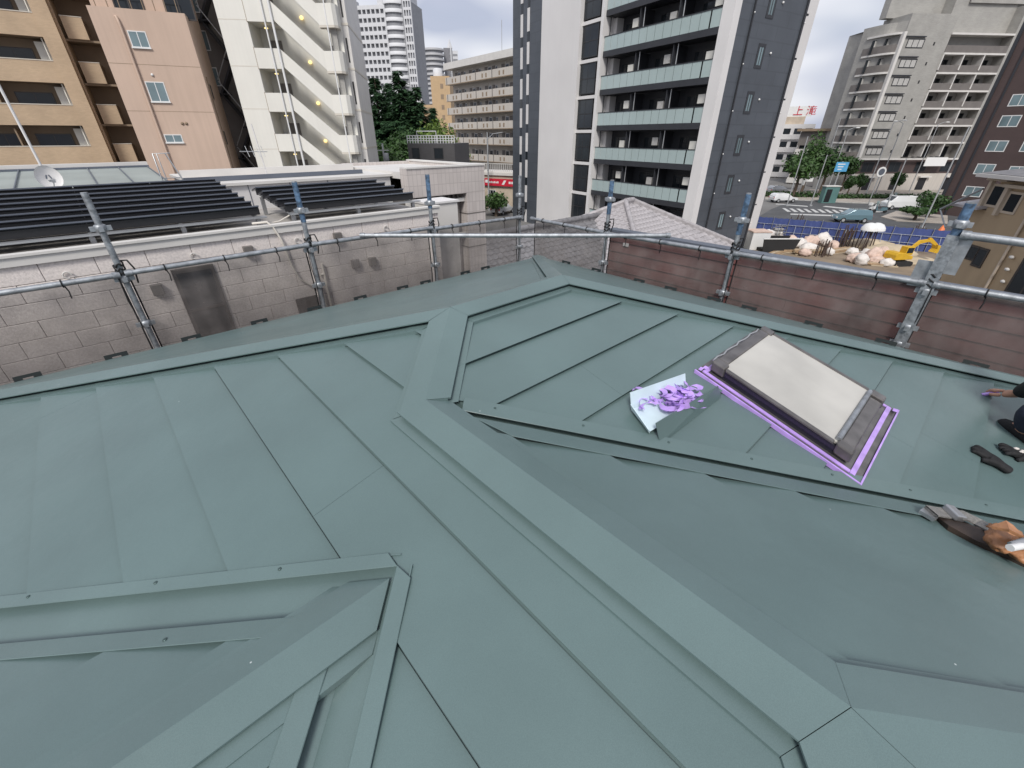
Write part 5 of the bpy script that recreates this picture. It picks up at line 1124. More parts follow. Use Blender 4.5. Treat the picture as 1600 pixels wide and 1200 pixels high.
# ---- vehicles
def car(name, label, base, ang, L, Wd, H_, paint, van=False, cat='car', group='vehicles on the road'):
    f = Frame((base[0], base[1], 0), ang); t = thing(name, label, cat, f, (0,0,0), group); t.location.z = .03
    h2 = .5*H_
    if van: prof = [(-L/2,.35),(-L/2,H_*.93),(-L/2+.25,H_),(L/2-1.15,H_),(L/2-.45,H_*.62),(L/2-.02,H_*.52),(L/2,.35)]
    else: prof = [(-L/2,.38),(-L/2,H_*.60),(-L/2+.25,H_*.93),(-L/2+.7,H_),(L/2-2.0,H_),(L/2-1.05,H_*.62),(L/2-.1,H_*.50),(L/2,.38)]
    bm = MB()
    ys = [(-Wd/2,0.0),(-Wd/2+.16,1.0),(Wd/2-.16,1.0),(Wd/2,0.0)]
    n = len(prof); vs = []
    for y, up_ in ((-Wd/2,0),(-Wd/2+.10,1),(Wd/2-.10,1),(Wd/2,0)):
        for x, z in prof: vs.append((x, y, z if up_ else min(z, H_*.60)))
    fs = [((i+1)%n+j*n, i+j*n, i+(j+1)*n, (i+1)%n+(j+1)*n) for j in range(3) for i in range(n)]+[tuple(range(n)), tuple(range(4*n-1,3*n-1,-1))]
    bevel(part('body', bm.add(vs, fs), M[paint], t), .05, 2)
    g0, g1 = (-L/2+.35, L/2-1.25) if van else (-L/2+.55, L/2-1.75)
    for sgn in (-1,1):
        for k in range(2 if not van else 3):
            nw = 2 if not van else 3; a = g0+(g1-g0)*k/nw+.06; b = g0+(g1-g0)*(k+1)/nw-.06; y = sgn*(Wd/2-.055)
            part('side_window', MB().add([(a,y+sgn*.03,H_*.63),(b,y+sgn*.03,H_*.63),(b-.05,y-sgn*.035,H_*.90),(a+.05,y-sgn*.035,H_*.90)], [(0,1,2,3)]), M['pane'], t)
        for xw in (-L/2+.85, L/2-.85):
            wh_ = part('wheel', MB().tube([(xw, sgn*(Wd/2-.2), .32),(xw, sgn*(Wd/2+.02), .32)], .32, 16), M['rubber'], t); part('rim', MB().tube([(xw, sgn*(Wd/2+.0), .32),(xw, sgn*(Wd/2+.03), .32)], .19, 12), M['cars'], wh_)
        pbox('tail_light', M['tail'], t, -L/2-.02, -L/2+.06, sgn*(Wd/2-.15)-.1, sgn*(Wd/2-.15)+.1, H_*.48, H_*.62); pbox('headlight', M['head'], t, L/2-.12, L/2+.015, sgn*(Wd/2-.25)-.16, sgn*(Wd/2-.25)+.16, H_*.36, H_*.45)
    part('windscreen', MB().add([((L/2-1.12) if van else (L/2-1.12),-Wd/2+.2,H_*.66),((L/2-1.12),Wd/2-.2,H_*.66),((L/2-1.2 if van else L/2-1.98),Wd/2-.25,H_*.96),((L/2-1.2 if van else L/2-1.98),-Wd/2+.25,H_*.96)], [(0,1,2,3)]) if not van else MB().add([(L/2-.49,-Wd/2+.2,H_*.66),(L/2-.49,Wd/2-.2,H_*.66),(L/2-1.08,Wd/2-.22,H_*.97),(L/2-1.08,-Wd/2+.22,H_*.97)], [(0,1,2,3)]), M['pane'], t)
    part('rear_window', MB().add([(-L/2+.03 if van else -L/2+.05,-Wd/2+.2,H_*.66),(-L/2+.03 if van else -L/2+.05,Wd/2-.2,H_*.66),(-L/2+.015 if van else -L/2+.23,Wd/2-.25,H_*.88),(-L/2+.015 if van else -L/2+.23,-Wd/2+.25,H_*.88)], [(0,3,2,1)]), M['pane'], t)
    return t
q = P(1327,347); car('parked_car', 'blue grey minivan driving just behind the blue fence', q, R(172), 4.3, 1.72, 1.62, 'carb')
q = P(1400,327); car('delivery_van', 'white van on the road before the grey podium', q, R(175), 4.3, 1.7, 1.95, 'carw', True, 'van')
q = P(1437,327); car('parked_car', 'white car half hidden by the big round shrub', q, R(170), 4.4, 1.7, 1.45, 'carw')
q = P(1222,316); car('parked_car', 'white car beside the left hedge near the tower', q, R(5), 4.4, 1.7, 1.45, 'carw')
q = P(1215,303); car('parked_car', 'silver car behind the long low hedge', q, R(10), 4.4, 1.7, 1.5, 'cars')
q = P(786,334); car('parked_car', 'white car in the lane beside the charcoal tower', q, R(60), 4.4, 1.7, 1.45, 'carw')
def scooter(label, u, v, ang, m):
    b = P(u,v); f = Frame((b[0],b[1],0), ang); t = thing('motor_scooter', label, 'scooter', f, (0,0,0), 'scooters by the road'); t.location.z = .03
    part('body', MB().side([(-.75,.45),(-.7,.8),(-.1,.82),(.05,.42),(.45,.42),(.6,1.0),(.7,1.0),(.62,.34),(-.2,.3)], -.17, .17), M[m], t); part('seat', MB().box(-.72,-.08,-.15,.15,.822,.92), M['rubber'], t)
    for x in (-.6,.75): part('wheel', MB().tube([(x,-.06,.25),(x,.06,.25)], .25, 14), M['rubber'], t)
    part('handlebar', MB().tube([(.6,-.33,1.12),(.62,0,1.08),(.6,.33,1.12)], .025, 6), M['rubber'], t); part('windshield', MB().box(.66,.68,-.2,.2,1.0,1.5), M['balglass'], t); part('fork', MB().tube([(.64,0,1.05),(.75,0,.28)], .05, 6), M['galv'], t); part('luggage_box', MB().box(-1.0,-.6,-.2,.2,.93,1.3), M['signwhite'], t)
scooter('white scooter left of the van', 1362, 331, R(20), 'carw'); scooter('dark scooter next to the white scooter', 1374, 333, R(160), 'carb'); scooter('red trimmed scooter by the podium shrubs', 1392, 316, R(30), 'tail')

# ------------------------------------------------------------------ construction site behind the maroon wall
fa, fb = polar(28.9, 58), polar(45.2, 60); nfp = 11
for k in range(nfp):
    a, b = fa+(fb-fa)*k/nfp, fa+(fb-fa)*(k+1)/nfp; d = (b-a); f = Frame(a, math.atan2(d.y,d.x))
    t = thing('site_fence_panel', 'blue site fence sheet along the road, %s counted from the tower' % ('first','second','third','fourth','fifth','sixth','seventh','eighth','ninth','tenth','eleventh')[k], 'fence', f, (0,0,0), 'blue fence panels of the site')
    n = 8; vs = []
    for j in range(5):
        for i in range(n+1): x = d.length*i/n; vs.append((x, .05*math.sin(i*2.1+j+k)*(.3 if j in (0,4) else 1), 2.15*j/4-(.05 if j == 4 and i in (2,3,5) else 0)))
    part('sheet', MB().add(vs, [(j*(n+1)+i, j*(n+1)+i+1, (j+1)*(n+1)+i+1, (j+1)*(n+1)+i) for j in range(4) for i in range(n)], True), M['blue'], t)
    part('post', MB().tube([(.02,-.08,0),(.02,-.08,2.3)], .035, 6), M['galv'], t)
    for z in (.75, 1.5): part('rail', MB().tube([(0,-.10,z),(d.length,-.10,z)], .025, 5), M['galv'], t)
    part('stay', MB().tube([(d.length*.5,-.1,1.5),(d.length*.5,-1.3,0)], .025, 5), M['galv'], t)
def bag(label, u, v, r, m, seed):
    b = P(u,v); t = single('bulk_bag', MB().blob((b[0],b[1],r[2]*.8+.03), r, seed, .34, 2.9, 3), M[m], label, 'bag', WORLD, (b[0],b[1],.03), 'bulk bags on the site')
bags = ((1232,388,'bagp','large pink bulk bag left of the pile'),(1244,388,'bagw','white bulk bag second from the left of the pile'),(1254,386,'bagp','pink bulk bag at the middle of the pile'),(1265,385,'bagp','peach bulk bag right of the middle'),(1281,383,'bagw','white bulk bag on the right of the pile'),(1289,385,'bagw','small white bulk bag at the right end of the pile'),(1262,394,'bagw','low white bag in front of the pile'),(1186,377,'bagp','peach bag by the pale box at the left'),(1198,375,'bagw','whitish bag behind the dark skip'),(1337,410,'bagp','peach heap of bags in front of the machine'),(1350,406,'bagw','white sack in the front heap'),(1362,409,'bagp','pink sack at the right of the front heap'))
for i, (u,v,mm,lab) in enumerate(bags): bag(lab, u, v, (.72+.2*math.sin(i*2.3),.62,.56+.12*math.cos(i*1.7)), mm, i+1)
more_bags = ('second white sack in the front heap','small peach sack low in the front heap','pale sack left of the domed stands','white sack beside the rusty rods','pink sack behind the domed stands','grey white sack near the pink bin','peach sack by the tall fence at the left','white sack half hidden by the timber','small pink sack on the right of the timber','white sack below the sand heap','peach sack at the foot of the excavator','pale sack in the far left corner')
for i, ((u,v), lab) in enumerate(zip(((1343,414),(1368,412),(1330,399),(1300,391),(1360,386),(1405,394),(1216,372),(1256,400),(1294,399),(1376,401),(1384,416),(1190,371)), more_bags)): bag(lab, u, v, (.5+.14*math.sin(i*1.3),.5,.42+.1*math.cos(i*2.1)), 'bagw' if i%2 == 0 else 'bagp', i+31)
def lumber(label, u, v, ang, n, L, seed):
    b = P(u,v); f = Frame((b[0],b[1],0), ang); t = thing('timber_stack', label, 'timber', f, (0,0,0), 'timber stacks on the site'); rnd = random.Random(seed); t.location.z = .03
    for k in range(n): x = rnd.uniform(-.3,.3); y = (k%4)*.22; z = (k//4)*.1; bmb = MB().box(x-L/2, x+L/2, y, y+.2, z, z+.095); part('board', bmb, M['timber' if k%3 else 'sand'], t)
lumber('stack of boards before the bag pile', 1272, 398, R(10), 16, 3.6, 1); lumber('low boards under the pink bags', 1236, 396, R(-15), 12, 3.0, 2); lumber('scattered planks right of the black skip', 1222, 398, R(40), 8, 2.2, 5); lumber('short planks beside the excavator', 1378, 417, R(-20), 8, 2.0, 6); lumber('pale planks under the fence in the middle', 1300, 378, R(5), 10, 3.4, 7); lumber('boards lying in the middle of the site', 1315, 396, R(25), 12, 3.8, 3)
def mound(label, u, v, r, m, seed, name='sand_heap'):
    b = P(u,v); single(name, MB().blob((b[0],b[1],.0), r, seed, .3, 1.7, 3), M[m], label, 'heap', WORLD, (b[0],b[1],0), 'heaps on the site')
mound('broad pale sand heap in the middle of the site', 1368, 384, (3.4,2.4,.9), 'sand', 3); mound('flat sand heap in front of the yellow excavator', 1420, 408, (2.6,1.6,.35), 'sand', 5); mound('tan sheet covered heap behind the front bags', 1385, 398, (2.6,1.3,.9), 'sand', 6)
q = Vector(P(1207,392)); t = thing('waste_skip', 'black open skip at the left of the site', 'skip', WORLD, tuple(q)); t.location.z = .03
part('body', MB().side([(q.x-1.5,q.z),(q.x+1.5,q.z),(q.x+1.9,q.z+1.3),(q.x-1.7,q.z+1.3)], q.y-.9, q.y-.82).side([(q.x-1.5,q.z),(q.x+1.5,q.z),(q.x+1.9,q.z+1.3),(q.x-1.7,q.z+1.3)], q.y+.8, q.y+.88).box(q.x-1.5,q.x+1.5,q.y-.81,q.y+.79,q.z,q.z+.3), M['rubber'], t); part('rim', MB().bar((q.x-1.75,q.y-.9,q.z+1.33),(q.x+1.95,q.y-.9,q.z+1.33),.12,.08), M['wframe'], t)
q = Vector(P(1178,388)); t = thing('site_box', 'pale box container at the left edge of the site', 'box', WORLD, tuple(q)); pbox('body', M['wframe'], t, q.x-.9, q.x+.9, q.y-.8, q.y+.8, 0, 1.7); pbox('lid', M['bagp'], t, q.x-.95, q.x+.95, q.y-.85, q.y+.85, 1.7, 1.8)
for (u,lab) in ((1345,'left one of two white dome capped stands'),(1355,'right one of two white dome capped stands')):
    q = Vector(P(u,392)); t = thing('domed_stand', lab, 'stand', WORLD, tuple(q)); 
    for a in (0,2.1,4.2): part('leg', MB().tube([q+Vector((.4*math.cos(a),.4*math.sin(a),0)), q+Vector((.2*math.cos(a),.2*math.sin(a),2.0))], .05, 6), M['steelbrown'], t)
    part('dome', MB().lathe([(.75,2.0),(.72,2.25),(.5,2.55),(.2,2.68),(.02,2.7)], 16, (q.x,q.y,0)), M['wframe'], t)
q = Vector(P(1415,388)); t = thing('pink_bin', 'pink bin with white lid right of the sand heap', 'bin', WORLD, tuple(q)); part('body', MB().lathe([(.75,0),(.95,1.2)], 18, (q.x,q.y,0)), M['pink'], t); part('lid', MB().lathe([(1.05,1.2),(1.05,1.3),(.9,1.42)], 18, (q.x,q.y,0)), M['wframe'], t)
for (u,v,h,lab) in ((1312,385,1.9,'left cluster of rusty steel rods'),(1322,388,2.2,'middle cluster of rusty steel rods'),(1283,401,1.5,'rusty steel rods before the boards'),(1426,380,1.8,'rusty steel rods right of the pink bin'),(1240,365,2.0,'dark steel props behind the bags at the left')):
    b = Vector(P(u,v)); t = thing('rod_cluster', lab, 'steel rods', WORLD, tuple(b), 'steel rod clusters'); rnd = random.Random(u)
    for k in range(9): dx, dy = rnd.uniform(-.7,.7), rnd.uniform(-.4,.4); part('rod', MB().tube([b+Vector((dx,dy,0)), b+Vector((dx+rnd.uniform(-.15,.15),dy,h*rnd.uniform(.7,1.1)))], .05, 5), M['steelbrown'], t)
for (u,v,lab) in ((1197,366,'grey wire pallet crate at the left of the fence'),(1212,372,'grey wire pallet crate behind the skip'),(1268,366,'pair of grey crates left of the car')):
    b = Vector(P(u,v)); t = thing('wire_crate', lab, 'crate', WORLD, tuple(b), 'wire crates on the site'); t.location.z = .03
    for z in (.15,.55,.95,1.35): part('frame_ring', MB().bar(b+Vector((-.7,-.5,z)), b+Vector((.7,-.5,z)), .06, .08).bar(b+Vector((-.7,.5,z)), b+Vector((.7,.5,z)), .06, .08), M['alum'], t)
    for x in (-.7,0,.7): part('upright', MB().bar(b+Vector((x,-.5,0)), b+Vector((x,-.5,1.5)), .06, .06), M['alum'], t)
    pbox('load', M['curtain'], t, b.x-.6, b.x+.6, b.y-.4, b.y+.4, .1, 1.1)
q = P(1455,392); single('orange_cover', MB().lathe([(1.0,0),(.8,.5),(.35,1.7),(.05,2.5)], 10, (q[0],q[1],.03)), M['orange'], 'bright orange pointed cover beside the excavator bucket', 'cover', WORLD, (q[0],q[1],.03))
def excavator():
    b = P(1399,414); f = Frame((b[0],b[1],0), R(8), 1.0); t = thing('excavator', 'small yellow excavator with its arm stretched to the right', 'excavator', f, (0,0,0)); t.location.z = .03; t.scale = (.74,)*3
    for y in (-.75,.75):
        part('track', MB().side([(-1.2,.12),(-1.0,0),(1.0,0),(1.2,.12),(1.2,.42),(1.0,.55),(-1.0,.55),(-1.2,.42)], y-.2, y+.2), M['rubber'], t)
    pbox('undercarriage', M['rubber'], t, -.7, .7, -.55, .55, .25, .6); part('turntable', MB().lathe([(.55,.6),(.55,.75)], 16), M['rubber'], t)
    bevel(part('body', MB().side([(-1.35,.76),(1.0,.76),(1.0,1.15),(.4,1.3),(-.3,1.55),(-1.2,1.6),(-1.4,1.3)], -.8, .8), M['yellow'], t), .06)
    bevel(part('cab', MB().box(-.25,.75,-.78,.05,1.3,2.25), M['yellow'], t), .04); pbox('cab_window', M['pane'], t, -.15, .65, -.80, -.781, 1.55, 2.15); pbox('cab_window', M['pane'], t, .751, .77, -.7, -.03, 1.5, 2.15)
    part('boom', MB().side([(.7,1.2),(.9,1.05),(2.3,2.35),(3.6,2.6),(3.6,2.85),(2.2,2.75)], .15, .42), M['yellow'], t); part('arm', MB().side([(3.3,2.95),(3.6,3.0),(4.9,2.2),(4.75,2.0),(3.4,2.6)], .17, .40), M['yellow'], t)
    part('bucket', MB().side([(4.6,2.2),(5.0,2.1),(5.3,1.6),(5.0,1.2),(4.5,1.3),(4.75,1.7)], -.1, .65), M['yellow'], t); part('hydraulic_ram', MB().tube([(1.1,.28,1.4),(2.3,.28,2.2)], .07, 8), M['galv'], t)
excavator()
# buildings beyond the road on the right
for (azl,dl_,azr,dr_,zt,mm,lab,cat) in ((28.8,150,31.6,150,17,'white','white building with red rooftop sign beyond the tower','building'),(30.6,132,33.6,130,11,'beige','low building with dark overhanging roof left of the grey apartments','building'),(33.2,230,36.5,228,24,'hrg','distant pale apartment block with stacked balconies','building')):
    f = front(azl,dl_,azr,dr_)
    if mm == 'white': zt = f.onY(1240,194)[1]
    t = thing('far_building', lab, cat, f, (0,0,0)); pbox('wall', M[mm], t, 0, f.W, 0, 10, 0, zt)
    nfl_ = int(zt/3)
    for k in range(nfl_):
        pbox('floor_band', M['coping'] if mm != 'white' else M['white'], t, -.1, f.W+.1, -.5, -.002, 3*k+.3, 3*k+1.4)
        for c in range(3): x = f.W*(c+.5)/3; pbox('window', M['pane'], t, x-f.W*.11, x+f.W*.11, -.06, -.002, 3*k+1.5, 3*k+2.8)
    if mm == 'beige': pbox('roof', M['tandark'], t, -.6, f.W+1.2, -1.5, 11, zt+.003, zt+.5); pbox('upper_glazing', M['browngate'], t, 0, f.W, -.55, -.501, zt-2.8, zt-.1)
    if mm == 'white': far_white = (t, f)
t, f = far_white
x0, z1 = f.onY(1219,168); x1, z0 = f.onY(1262,178); xs0, zs0 = f.onY(1222,180)
zw = f.onY(1240,194)[1]; zs1 = f.onY(1240,166)[1]; zs2 = f.onY(1240,182)[1]
bb = thing('rooftop_sign', 'white rooftop sign with two red characters above the white building', 'sign', f, (x0,1,zw)); pbox('board', M['signwhite'], bb, x0-2, x1+.9, 1, 1.4, zs2, zs1); pbox('plinth', M['sandtrim'], bb, x0-3, x1-.2, .8, 1.6, zw, zs2-.003)
def text3d(parent, s_, x, y, z, size, m):
    cu = bpy.data.curves.new('lettering', 'FONT'); cu.body = s_; cu.size = size; cu.extrude = .03; ob = bpy.data.objects.new('lettering_src', cu); C.objects.link(ob)
    bpy.context.view_layer.update(); me = bpy.data.meshes.new_from_object(ob.evaluated_get(bpy.context.evaluated_depsgraph_get())); bpy.data.objects.remove(ob)
    o = bpy.data.objects.new('lettering', me); C.objects.link(o); o.parent = parent; o.location = Vector((x,y,z))-BASE[parent]; o.rotation_euler = (R(90),0,0); me.materials.clear(); me.materials.append(M[m]); return o
xt, zt_ = f.onY(1236,184)
text3d(bb, '上 滝', xt+.1, .93, f.onY(1240,179)[1], 2.3, 'red')
# thin aerial mast/wire against the sky
b = polar(36.6, 150); t = single('aerial_wire', MB().tube([(b.x,b.y,18),(b.x+1.5,b.y,45)], .05, 5), M['alum'], 'very thin wire rising into the sky by the grey apartments', 'wire', WORLD, (b.x,b.y,18))

# ------------------------------------------------------------------ things on the roof (on the far slope, before the scaling about the camera)
zR = pl['R']
def onRM(u, v, h=0.0):                         # whichever of the two slopes at the valley lies in front
    r = ray(u, v); rx, ry = r.dot(HF.ex), r.dot(HF.ey)
    t = min((zP-SL*aP+h-EYE)/(r.z-SL*ry), (zJ+SL*bJ+h-EYE)/(r.z+SL*rx)); return Vector((t*rx, t*ry, EYE+t*r.z))
def onR(u, v, h=0.0):
    r = ray(u, v); rx, ry = r.dot(HF.ex), r.dot(HF.ey); c = zP-SL*aP+h
    t = (c-EYE)/(r.z-SL*ry); return Vector((t*rx, t*ry, EYE+t*r.z))
sk = thing('skylight', 'large skylight with milky pane and purple film round its dark frame', 'skylight', HF, (4.4,.65,zR(4.4,.65)))
def rp(name, m, x0, x1, y0, y1, h0, h1, parent=None, bv=.006, skew=0):
    o = part(name, MB().prism([(x0,y0),(x1,y0),(x1,y1),(x0,y1)], lambda x,y: zR(x,y)+h0, lambda x,y: zR(x,y)+h1), M[m], parent or sk)
    return bevel(o, bv, 2) if bv else o
SX0, SX1, SY0, SY1 = 3.68, 5.20, -.06, 1.40
rp('base_flange', 'skyl', SX0, SX1, SY0, SY1, .02, .036)
for (a,b) in ((SX0+.05,SX0+.088),(SX1-.075,SX1-.04)): rp('film_strip', 'purple', a, b, SY0+.09, SY1-.09, .037, .046, bv=0)
rp('film_strip', 'purple', SX0+.05, SX1-.04, SY0+.05, SY0+.088, .037, .047, bv=0); rp('film_strip', 'purple', SX0+.05, SX1-.04, SY1-.088, SY1-.05, .037, .047, bv=0)
rp('flange_edge', 'purple', SX0-.012, SX0+.004, SY0, SY1, .01, .050, bv=0); rp('flange_edge', 'purple', SX0-.012, SX1, SY0-.014, SY0-.001, .01, .050, bv=0)
for (x,y,a) in ((SX1-.03,SY0+.02,-.4),(SX0+.03,SY1-.03,2.4)):       # loose film ends
    mb = MB(); p = Vector((x,y,zR(x,y)+.05)); d = Vector((math.cos(a+3.6),math.sin(a+3.6),.25))*.03; n_ = Vector((-d.y,d.x,0)).normalized()*.018; pts = [p+d*k+Vector((0,0,.015*math.sin(k*2))) for k in range(4)]
    mb.add([q+n_*sgn for q in pts for sgn in (-1,1)], [(2*k,2*k+1,2*k+3,2*k+2) for k in range(3)]); part('loose_film', mb, M['purple'], sk)
FX0, FX1, FY0, FY1 = 3.82, 5.06, .09, 1.28; hT = .15
rp('side_wall', 'skyd', FX0, FX0+.03, FY0, FY1, .036, hT-.03, bv=0); rp('side_wall', 'skyd', FX1-.03, FX1, FY0, FY1, .036, hT-.03, bv=0); rp('side_wall', 'skyd', FX0+.03, FX1-.03, FY0, FY0+.03, .036, hT-.03, bv=0); rp('side_wall', 'skyd', FX0+.03, FX1-.03, FY1-.03, FY1, .036, hT-.03, bv=0)
rp('top_rail', 'skyl', FX0-.01, FX0+.035, FY0+.12, FY1-.10, hT-.03, hT, bv=.01); rp('top_rail', 'skyl', FX1-.035, FX1+.01, FY0+.12, FY1-.10, hT-.03, hT, bv=.01)
rp('head_rail', 'skyl', FX0+.10, FX1-.10, FY1-.075, FY1+.02, hT-.05, hT+.004, bv=.012); rp('foot_cover', 'skyl', FX0+.12, FX1-.12, FY0-.02, FY0+.085, hT-.05, hT-.012, bv=.01)
for (x,y) in ((FX0-.02,FY1-.10),(FX1-.09,FY1-.10),(FX0-.02,FY0-.03),(FX1-.09,FY0-.03)): rp('corner_cover', 'skyl', x, x+.11, y, y+.13, .06, hT+.012, bv=.015)
rp('glass_pane', 'milk', FX0+.03, FX1-.03, FY0+.09, FY1-.065, hT-.03, hT-.012, bv=0)
part('glazing_bead', MB().tube([(FX0+.06,FY0+.105,zR(0,FY0+.105)+hT+.002),(FX1-.06,FY0+.105,zR(0,FY0+.105)+hT+.002)], .022, 10), M['galv'], sk)
part('flashing_seam', MB().tube([(FX0+.05+.1*k,FY1+.045+.012*math.sin(k*2.3),zR(0,FY1+.045)+hT-.02) for k in range(12)], .010, 6), M['alum'], sk)

# folded offcut used as a tray
A_, B_, C_, D_ = [onR(u,v,.05).to_2d() for u,v in ((987,640),(1015,678),(1072,608),(1100,626))]
tr = thing('metal_offcut_tray', 'folded metal offcut with pale inside lying left of the skylight', 'tray', HF, (3,1.3,zR(3,1.3)))
def lift3(p, h): return Vector((p.x, p.y, zR(p.x,p.y)+h))
def plate(name, q, th, m):
    q = [Vector(p) for p in q]; n_ = (q[1]-q[0]).cross(q[3]-q[0]).normalized()*th
    return part(name, MB().add(q+[p+n_ for p in q], [(0,3,2,1),(4,5,6,7),(0,1,5,4),(1,2,6,5),(2,3,7,6),(3,0,4,7)]), M[m], tr)
plate('floor_sheet', [lift3(B_,.07),lift3(D_,.07),lift3(C_,.05),lift3(A_,.05)], .006, 'trayin')
up = (A_-B_).normalized()
plate('back_upstand', [lift3(A_,.05),lift3(C_,.05),lift3(C_+up*.05,.17),lift3(A_+up*.05,.17)], -.006, 'trayin')
tw4 = [onR(1031,694,.012), onR(1126,620,.012), onR(1121,603,.17), onR(1024,661,.17)]
plate('end_lip', [lift3(A_,.05),lift3(B_,.06),lift3(B_-(C_-A_)*.03,.10),lift3(A_-(C_-A_)*.03,.11)], .005, 'trayin'); plate('front_wing', tw4, .006, 'roof'); 
fs_ = thing('film_scraps', 'crumpled purple film scraps heaped in the pale metal tray', 'film scraps', HF, (3,1.3,zR(3,1.3)+.09))
rnd = random.Random(5)
for k in range(46):
    c = A_.lerp(D_, .5)+(C_-A_)*rnd.uniform(-.28,.36)+(A_-B_)*rnd.uniform(-.25,.30); pts = []; a = rnd.uniform(0,6.28); p = lift3(c, rnd.uniform(.09,.14)); wv = Vector((rnd.uniform(-1,1),rnd.uniform(-1,1),rnd.uniform(-.6,.6))).normalized()*rnd.uniform(.014,.032)
    for i in range(9):
        a += rnd.uniform(.1,.75); p = p+Vector((math.cos(a),math.sin(a),rnd.uniform(-.3,.3)))*.027
        if p.z < zR(p.x,p.y)+.085: p.z = zR(p.x,p.y)+.085
        pts.append(p.copy())
    part('film_curl', MB().add([q+wv*sgn for q in pts for sgn in (-1,1)], [(2*i,2*i+1,2*i+3,2*i+2) for i in range(8)], True), M['purple'], fs_)

# ------------------------------------------------------------------ worker crouching at the right edge (metres)
def wp(u, v, h): return HF.w(onR(u, v, h/CAM_SCALE))
hand = wp(1562, 612, .075); knee = wp(1612, 640, .20)
pel = wp(1760, 700, .26); fwd = (Vector((hand.x,hand.y,0))-Vector((pel.x,pel.y,0))).normalized(); sidev = Vector((fwd.y,-fwd.x,0))
def gz(p): # roof height in metres under a world point
    x, y = p.dot(HF.ex)/CAM_SCALE, p.dot(HF.ey)/CAM_SCALE; return EYE+(zR(x,y)-EYE)*CAM_SCALE
def V(f_, s_, h): q = Vector((pel.x,pel.y,0))+fwd*f_+sidev*s_; return Vector((q.x,q.y,gz(q)+h))
def skin_obj(name, verts, edges, radii, m, parent=None, sub=2, root=0):
    me = bpy.data.meshes.new(name); off_ = BASE[parent] if parent else Vector((0,0,0))
    me.from_pydata([tuple(Vector(v)-off_) for v in verts], edges, []); o = bpy.data.objects.new(name, me); C.objects.link(o)
    sm = o.modifiers.new('skin', 'SKIN'); sm.use_smooth_shade = True
    for i, r_ in enumerate(radii): me.skin_vertices[0].data[i].radius = (r_, r_) if not isinstance(r_, tuple) else r_
    me.skin_vertices[0].data[root].use_root = True
    ss = o.modifiers.new('sub', 'SUBSURF'); ss.levels = sub; ss.render_levels = sub
    me.materials.append(M[m])
    if parent: o.parent = parent; BASE[o] = BASE[parent]
    return o
wk = thing('person', 'person in black jacket and dark trousers crouching, hand holding a cutter', 'person', WORLD, tuple(V(0,0,0)))
sh_l, sh_r = V(.22,-.17,.62), V(.22,.17,.62)
knl, knr = knee, V(.38,.20,.40)
ftl, ftr = V(.26,-.16,.07), V(.12,.20,.07)
wr = hand-(fwd*.085)+Vector((0,0,.035)); el = (sh_l+wr)/2+Vector((0,0,-.06))-sidev*.04
wr2 = knr+Vector((0,0,.06)); el2 = (sh_r+wr2)/2+sidev*.12
vb = [V(0,0,.26), V(.08,0,.42), V(.18,0,.60), V(.25,0,.70), V(.33,0,.80), V(.38,0,.90), sh_l, el, wr, sh_r, el2, wr2, V(.03,-.11,.24), knl, ftl, V(.03,.11,.24), knr, ftr, ftl+fwd*.15+Vector((0,0,-.04)), ftr+fwd*.15+Vector((0,0,-.04)), hand-fwd*.02]
eb = [(0,1),(1,2),(2,3),(3,4),(4,5),(2,6),(6,7),(7,8),(2,9),(9,10),(10,11),(0,12),(12,13),(13,14),(0,15),(15,16),(16,17),(14,18),(17,19),(8,20)]
rb = [.13,.14,.14,.06,.09,.08,.06,.045,.026,.06,.045,.026,.09,.06,.045,.09,.06,.045,.035,.035,(.034,.018)]
skin_obj('body', vb, eb, rb, 'skin', wk)
ji = [0,1,2,3,6,7,8,9,10,11]; mp_ = {k: i for i, k in enumerate(ji)}
skin_obj('jacket', [vb[k] if k not in (8,11) else vb[k]-(vb[k]-vb[k-1]).normalized()*.03 for k in ji], [(mp_[a],mp_[b]) for a,b in eb if a in mp_ and b in mp_], [.16,.165,.165,.08,.08,.062,.042,.08,.062,.042], 'black', wk)
ti = [0,12,13,14,15,16,17]; mt = {k: i for i, k in enumerate(ti)}
skin_obj('trousers', [vb[k] for k in ti], [(mt[a],mt[b]) for a,b in eb if a in mt and b in mt], [.155,.11,.088,.065,.11,.088,.065], 'navy', wk)
for f0 in (ftl, ftr): skin_obj('shoe', [f0-fwd*.06+Vector((0,0,-.02)), f0+fwd*.05+Vector((0,0,-.025)), f0+fwd*.17+Vector((0,0,-.04))], [(0,1),(1,2)], [.05,.05,.04], 'black', wk, 1)
skin_obj('hair', [V(.34,0,.86), V(.37,0,.95)], [(0,1)], [.10,.095], 'black', wk)
# palm side fingers, curled round the cutter
right = fwd.cross(Vector((0,0,1))).normalized(); dn = Vector((0,0,-1))
palm = hand-fwd*.02
for k, (L, so_) in enumerate(((.070,-.027),(.078,-.010),(.073,.008),(.058,.025))):
    a = palm+right*so_+fwd*.015+Vector((0,0,.006)); b = a+fwd*L*.45+dn*.008; c = b+fwd*L*.22+dn*L*.36; d = c-fwd*L*.22+dn*L*.22
    skin_obj('finger', [a,b,c,d], [(0,1),(1,2),(2,3)], [.0115,.0105,.0095,.008], 'skin', wk, 2)
a = palm-right*.022-fwd*.015+dn*.004; skin_obj('thumb', [a, a-right*.022+fwd*.028+dn*.014, a-right*.012+fwd*.055+dn*.024], [(0,1),(1,2)], [.0135,.0115,.009], 'skin', wk, 2)
skin_obj('glove_cuff', [wr-(fwd*.012), wr+(fwd*.022)], [(0,1)], [.034,.031], 'bagw', wk, 2)
kn = thing('utility_knife', 'small cutter with purple handle held in the hand', 'knife', WORLD, tuple(hand+dn*.03))
